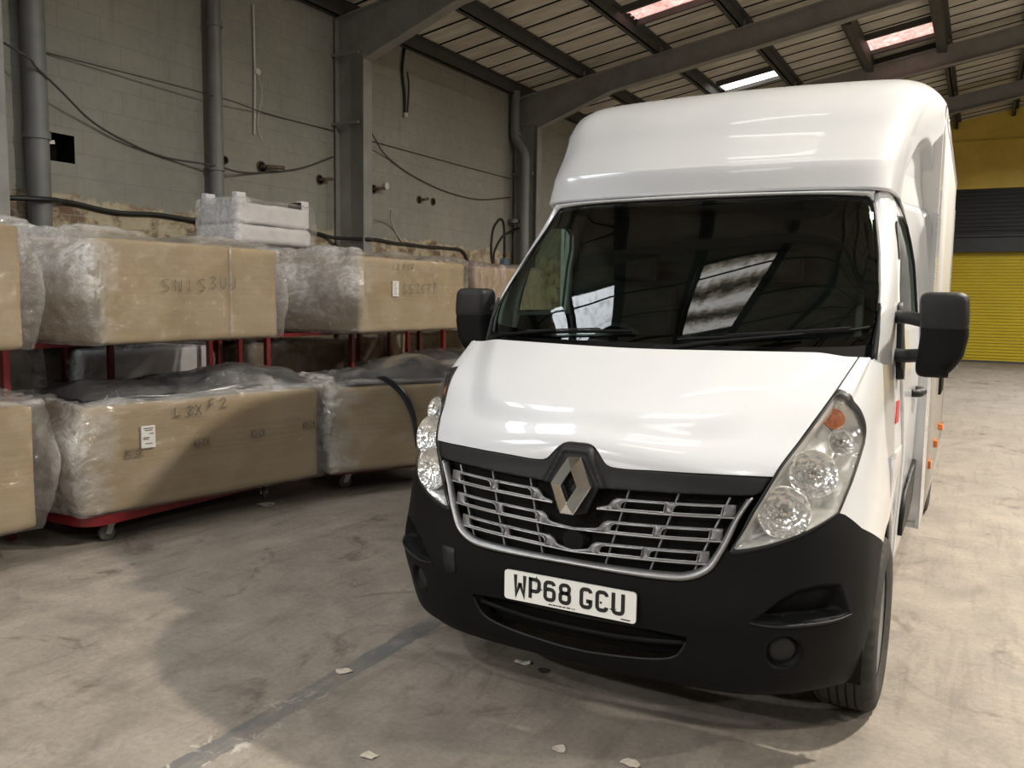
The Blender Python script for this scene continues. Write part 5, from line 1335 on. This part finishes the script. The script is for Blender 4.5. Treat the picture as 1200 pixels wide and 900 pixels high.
for x, z in ((.326, .375), (.801, .387), (1.249, .402), (1.70, .418)):
    pm = MB()
    def ff(a, b_, t, x=x, z=z): return fr1(x + a, z + b_, t)
    ribbon(pm, [(-.055, -.028), (.055, -.026), (.055, .028), (-.055, .026)], .004, ff, True)
    for cx in (-.028, .026): ribbon(pm, [(cx + .017 * math.cos(q), .017 * math.sin(q)) for q in np.linspace(0, 2 * PI, 15)[:-1]], .006, ff, True)
    ribbon(pm, [(-.05, -.016), (-.045, .015)], .006, ff); ribbon(pm, [(.044, -.012), (.05, .02)], .005, ff)
    pm.build('printed_mark', M['card_print'], L1)
L2 = carton('wrapped_carton', 'lower carton angled behind the van headlamp with black sheet spilling over it', 'carton', (-3.20, 2.47), .20, math.radians(29), 1.30, .92, .68, 23, film='film', lend=.05, rend=.10, top=.05, amp=.026)
L3 = carton('wrapped_carton', 'lower carton farther along, mostly hidden behind the cab', 'carton', (-3.55, 4.35), .20, 0, 1.7, .95, .68, 24, lend=.05, rend=.05, top=.05)
# back row, lower: seen through the gap between the decks
K1 = carton('wrapped_carton', 'low back row bundle in plastic seen under the left upper carton', 'carton', (-4.86, -.2), .20, 0, 1.35, .85, 1.0, 25, film='film_milky', lend=.02, rend=.05, top=.02, r=.12)
K2 = carton('wrapped_carton', 'grey plastic covered block in the back row under the SN1S carton', 'carton', (-4.86, 1.48), .20, 0, 1.30, .85, .95, 26, card='foam', lend=.04, rend=.03, top=.02)
K3 = carton('wrapped_carton', 'plastic covered carton in the back row under the slip carton', 'carton', (-4.86, 3.3), .20, 0, 2.0, .85, .92, 27, film='film_pink', lend=.04, rend=.03, top=.02)
K4 = carton('wrapped_carton', 'plastic covered carton in the back row behind the van mirror', 'carton', (-4.86, 5.5), .20, 0, 1.9, .85, .95, 28, film='film_pink', lend=.04, rend=.03, top=.02)
K5 = carton('wrapped_carton', 'lower carton in the front row behind the van mirror', 'carton', (-3.75, 6.3), .20, 0, 1.6, .9, .7, 29, lend=.04, rend=.03, top=.02)
# black and grey sheets heaped on the lower cartons
def heap(name, label, f0, zb, ang, L, D, prof, seed, mt='dust_sheet', amp=.05, dx=(0, 0)):
    """lumpy sheet lying on a carton top; prof(s, t) gives its height"""
    rot = PI / 2 - ang; t = thing(name, label, 'plastic sheet', (f0[0], f0[1], zb), rot)
    n, m_ = 60, 36; T = []; Bm = []
    for i in range(n + 1):
        s = i / n; r1 = []; r2 = []
        for j in range(m_ + 1):
            q = j / m_; x = s * L + .03 * noise.noise(Vector((q * 5, seed, 1))); y = q * D + .04 * noise.noise(Vector((s * 6, seed, 2)))
            e = min(1, min(s, 1 - s) / .06) * min(1, min(q, 1 - q) / .10)
            h = prof(s, q) * e ** .5 + amp * e * (.5 * noise.fractal(Vector((x * 3 + seed, y * 3, 0)), .9, 2.1, 4) + .35 * (1 - abs(noise.noise(Vector((x * 2 + y * 4 + seed, y * 2, 1)))) * 2) - .1)
            r1.append((x, y, max(h, .0) + .012)); r2.append((x, y, 0))
        T.append(r1); Bm.append(r2)
    mb = MB().grid(T)
    mb.build('sheet', M[mt], t, smooth=1, solid=.006, fixn=True)
    wr = [[(x, y, z + .012 + .02 * abs(noise.noise(Vector((x * 6 + seed, y * 6, 3))))) for x, y, z in row] for row in T]
    MB().grid(wr).build('plastic_film', M['film_thin'], t, smooth=1, fixn=True)
    return t
heap('black_sheet', 'black sheeting in plastic heaped along the top of the long lower carton', (-3.66, .66), .905, A1, 1.76, .95,
     lambda s, q: (.03 + .12 * math.exp(-((s - .72) / .26) ** 2) + .05 * math.exp(-((s - .15) / .12) ** 2)) * (.45 + .55 * math.sin(PI * min(1, q * 1.2 + .05))), 2)
heap('black_sheet', 'black sheeting in plastic peaked on top of the angled lower carton', (-3.18, 2.56), .895, math.radians(29), 1.2, .85,
     lambda s, q: (.06 + .13 * math.exp(-((s - .62) / .26) ** 2)) * (.45 + .55 * math.sin(PI * min(1, q * 1.2 + .05))), 5)
heap('black_sheet', 'dark sheet on the carton farther along behind the cab', (-3.6, 4.4), .89, 0, 1.6, .9, lambda s, q: .12 * math.sin(PI * s) * math.sin(PI * q), 7)
# a strip of the black sheet hanging down the face of the angled carton
st = thing('black_strip', 'black strip of sheeting hanging down the front of the angled carton', 'plastic sheet', (-3.20, 2.47, .2), PI / 2 - math.radians(29))
cl = crom([(.40, .765), (.52, .69), (.62, .58), (.69, .42), (.71, .26), (.715, .16)], 5); wd = np.interp(np.linspace(0, 1, len(cl)), [0, .2, .6, 1], [.10, .085, .05, .006])
MB().grid([[(c_[0] - w_ * .5, -.046, c_[1]), (c_[0], -.052, c_[1] + .012), (c_[0] + w_ * .5, -.046, c_[1])] for c_, w_ in zip(cl, wd)]).build('strip', M['dust_sheet'], st, smooth=1, solid=.004, fixn=True)
# red trolleys and racks ------------------------------------------------------
def castor(x, y, parent, sw=.3):
    e = bpy.data.objects.new('castor', None); COL.objects.link(e); e.parent = parent; e.location = (x, y, 0); e.rotation_euler = (0, 0, sw)
    MB().lathe([(0, -.016), (.04, -.016), (.052, -.012), (.054, 0), (.052, .012), (.04, .016), (0, .016)], (0, 0, .054), (0, 1, 0), 24).build('castor_wheel', M['castor'], e, smooth=40)
    f = MB()
    for s in (-1, 1): f.prism([(-.022, s * .022, .05), (.015, s * .022, .045), (.05, s * .022, .115), (.0, s * .022, .115)], (0, 0, 0), (0, s * .004, 0))
    f.box((-.005, -.03, .112), (.055, .03, .12)).lathe([(.0, .0), (.022, .0), (.022, .012), (0, .012)], (.025, 0, .118), (0, 0, 1), 14)
    f.lathe([(0, -.028), (.009, -.028), (.009, .028), (0, .028)], (0, 0, .054), (0, 1, 0), 10)
    f.build('castor_fork', M['galv'], e, fixn=True)
    return e
def trolley(f0, ang, L, D, label, inset=.0):
    rot = PI / 2 - ang; cx = f0[0] + math.cos(rot) * L / 2 - math.sin(rot) * D / 2; cy = f0[1] + math.sin(rot) * L / 2 + math.cos(rot) * D / 2
    t = thing('low_trolley', label, 'trolley', (cx, cy, 0), rot)
    # flat bar hoop with rounded corners
    r = .16; P = []
    for sx, sy, a0 in ((1, 1, 0), (-1, 1, PI / 2), (-1, -1, PI), (1, -1, 1.5 * PI)):
        for a_ in np.linspace(a0, a0 + PI / 2, 8): P.append((sx * (L / 2 - r) + r * math.cos(a_), sy * (D / 2 - r) + r * math.sin(a_)))
    mb = MB(); n = len(P); vs = []
    for x, y in P:
        nl = math.hypot(x, y); 
        for k, zz in ((0, .132), (0, .196), (.03, .196), (.03, .132)): vs.append((x * (1 - k / max(abs(x), .3) * .9), y * (1 - k / max(abs(y), .3) * .9), zz))
    fs = []
    for i in range(n):
        j = (i + 1) % n
        for k in range(4): fs.append((i * 4 + k, j * 4 + k, j * 4 + (k + 1) % 4, i * 4 + (k + 1) % 4))
    mb.add(vs, fs).build('frame', M['red'], t, fixn=True, smooth=40)
    dk = MB()
    for x in np.linspace(-L / 2 + .2, L / 2 - .2, 5): dk.box((x - .03, -D / 2 + .03, .15), (x + .03, D / 2 - .03, .19))
    dk.build('deck_bars', M['red'], t)
    for sx in (-1, 1):
        for sy in (-1, 1): castor(sx * (L / 2 - .20), sy * (D / 2 - .10), t, .5 * sx + (.4 if sy < 0 else 1.4))
    return t
trolley((-3.575, .60), math.radians(1.0), 1.78, .98, 'red low trolley with castors under the long lower carton')
trolley((-4.1, -1.28), math.radians(8), 1.58, .96, 'red low trolley under the lower carton at the left edge')
trolley((-3.38, 2.62), math.radians(27), 1.1, .74, 'red low trolley under the angled carton behind the headlamp')
trolley((-3.85, 6.35), 0, 1.5, .8, 'red low trolley under the front row carton behind the van mirror')
trolley((-3.58, 4.40), 0, 1.6, .9, 'red low trolley farther along behind the cab')
for y, nm in ((-.18, 'first'), (1.5, 'second'), (3.35, 'third'), (5.6, 'farthest')):
    trolley((-4.9, y), 0, 1.25, .8, 'red low trolley in the back row, the %s one from the left' % nm)
def rack(y0, y1, xf, xr, label, fr_posts, rr_posts, zt=1.27):
    t = thing('red_rack', label, 'rack', ((xf + xr) / 2, (y0 + y1) / 2, 0))
    ox, oy = (xf + xr) / 2, (y0 + y1) / 2
    for x, ys in ((xf, fr_posts), (xr, rr_posts)):
        for y in ys: MB().box((x - ox - .022, y - oy - .022, 0), (x - ox + .022, y - oy + .022, zt - .03)).build('post', M['red'], t, bevel=.004)
    d = MB()
    for x in (xf, xr): d.box((x - ox - .02, y0 - oy, zt - .034), (x - ox + .02, y1 - oy, zt - .003))
    for y in np.linspace(y0, y1, 5): d.box((xr - ox, y - oy - .02, zt - .032), (xf - ox, y - oy + .02, zt - .004))
    d.build('deck', M['red'], t)
    return t
rack(-1.5, .60, -4.2, -4.74, 'red post rack carrying the carton at the left edge', (-1.45, .50), (-1.4, .3))
rack(.70, 2.86, -4.2, -4.74, 'red post rack carrying the SN1S carton', (2.80,), (.74, 1.66, 2.65))
rack(2.94, 5.35, -4.2, -4.74, 'red post rack carrying the carton with the white slip', (3.95, 5.12), (3.0, 4.75, 5.3))
rack(5.5, 7.4, -4.2, -4.74, 'red post rack farthest along, behind the van mirror', (5.6, 7.3), (5.65, 7.3))
rack(-1.2, 4.7, -4.98, -5.82, 'red post rack of the back row below the pale foam block', (-1.1, 1.44, 2.98, 4.65), (-1.1, 1.3, 3.0, 4.65))
for o in list(bpy.data.objects):
    for k in ('L', 'D'):
        if k in o.keys(): del o[k]
# ------------------------------------------------------------------ camera, lamps, world
cam = bpy.data.cameras.new('camera'); co = bpy.data.objects.new('camera', cam); COL.objects.link(co)
yaw, pitch, roll, fpx = math.radians(28.46445595), math.radians(5.72383713), math.radians(.81803687), 1007.8060588519373
cam.sensor_width = 36; cam.lens = fpx / 1200 * 36; cam.clip_start = .05; cam.clip_end = 200
co.rotation_mode = 'XYZ'
fwd = Vector((-math.sin(yaw) * math.cos(pitch), math.cos(yaw) * math.cos(pitch), -math.sin(pitch)))
rt = Vector((math.cos(yaw), math.sin(yaw), 0)); up = rt.cross(fwd)
r2 = rt * math.cos(roll) + up * math.sin(roll); u2 = -rt * math.sin(roll) + up * math.cos(roll)
co.matrix_world = Matrix(((r2.x, u2.x, -fwd.x, 1.24711888), (r2.y, u2.y, -fwd.y, -2.75956448), (r2.z, u2.z, -fwd.z, 1.61212401), (0, 0, 0, 1)))
SC.camera = co
WARM = (1, .925, .80)
def high_bay(x, y, z, power, label, size=.34, col=(1, .98, .94)):
    t = thing('high_bay_lamp', label, 'lamp', (x, y, z), group='high bay lamps over the hall')
    MB().lathe([(.05, .42), (.10, .40), (.12, .22), (.20, .12), (.27, 0), (.25, 0), (.18, .11), (.0, .13)], (0, 0, 0), (0, 0, 1), 24).build('shade', M['lamp_case'], t, smooth=50)
    MB().tube([(0, 0, .4), (0, 0, roof_z(x) - z)], .012, 6).build('hanger', M['cable'], t)
    l = bpy.data.lights.new('lamp_light', 'AREA'); l.shape = 'DISK'; l.size = size; l.energy = power; l.color = col; l.spread = math.radians(170)
    o = bpy.data.objects.new('lamp_light', l); COL.objects.link(o); o.parent = t; o.location = (0, 0, -.01)
    return t
high_bay(3.9, 3.4, 6.58, LAMP_MAIN, 'high bay lamp to the right of the van', .3, WARM)
high_bay(2.6, 9.0, 5.8, LAMP_FAR * .7, 'high bay lamp to the right behind the van', .34, WARM)
high_bay(2.6, 19.5, 5.8, LAMP_FAR * .5, 'high bay lamp before the yellow shutter')
high_bay(2.6, -4.6, 5.8, LAMP_NEAR * .35, 'high bay lamp behind the viewer')
high_bay(4.6, 14.0, 5.9, LAMP_FAR * 1.5, 'added fill lamp over the floor behind the van, near the shutter')  # unseen, added to brighten the far floor and yellow wall
high_bay(9.0, 3.0, 5.8, LAMP_FAR * 1.9, 'high bay lamp over the right half of the hall', .34, WARM)
high_bay(9.0, -6.0, 5.8, LAMP_FAR * .7, 'high bay lamp in the near right corner')
high_bay(-1.7, -5.0, 5.6, FILL_FRONT, 'added fill lamp over the floor in front of the van')  # unseen lamp put in as ambient fill from the left front
high_bay(-4.6, -8, 4.9, LAMP_NEAR * 1.6, 'added fill lamp by the open daylight door')  # another unseen fill, added to raise ambient light on the left side
w = bpy.data.worlds.new('World'); SC.world = w; w.use_nodes = True; nt = w.node_tree; nt.nodes.clear()
out = nt.nodes.new('ShaderNodeOutputWorld'); bg = nt.nodes.new('ShaderNodeBackground'); sky = nt.nodes.new('ShaderNodeTexSky')
sky.sky_type = 'NISHITA'; sky.sun_disc = False; sky.sun_elevation = math.radians(35); sky.sun_rotation = math.radians(120)
hs = nt.nodes.new('ShaderNodeHueSaturation'); hs.inputs['Saturation'].default_value = .25
nt.links.new(sky.outputs[0], hs.inputs['Color']); nt.links.new(hs.outputs[0], bg.inputs[0]); bg.inputs[1].default_value = WORLD
nt.links.new(bg.outputs[0], out.inputs[0])
# bright yard outside the open door
structure(MB().box((-12, Y0 - 14, -.2), (8, Y0 - .3, -.01)).build('yard', M['wall_plain']))
SC.view_settings.view_transform = 'Standard'; SC.view_settings.look = 'None'; SC.view_settings.gamma = 1
SC.view_settings.exposure = EXPO; SC.view_settings.use_curve_mapping = False
SC.cycles.use_denoising = True; SC.cycles.transparent_max_bounces = 32; SC.cycles.max_bounces = 8
SC.cycles.caustics_reflective = False; SC.cycles.caustics_refractive = False
SC.cycles.sample_clamp_indirect = 6

GROUPS = {'low_trolley': 'red low trolleys on castors', 'red_rack': 'red post racks carrying the upper cartons', 'portal_frame': 'grey steel portal frames of the hall',
          'downpipe': 'grey drainpipes on the left wall', 'pipe_stub': 'pipe stubs and holes in the left wall', 'black_sheet': 'black sheets heaped on the lower cartons',
          'paper_scrap': 'pale scraps on the concrete floor', 'cable': 'cables and wires on the left wall', 'wrapped_carton': 'cartons wrapped in clear plastic'}
for o in COL.objects:
    st_ = o.name.split('.')[0]
    if o.parent is None and st_ in GROUPS and 'label' in o.keys(): o['group'] = GROUPS[st_]
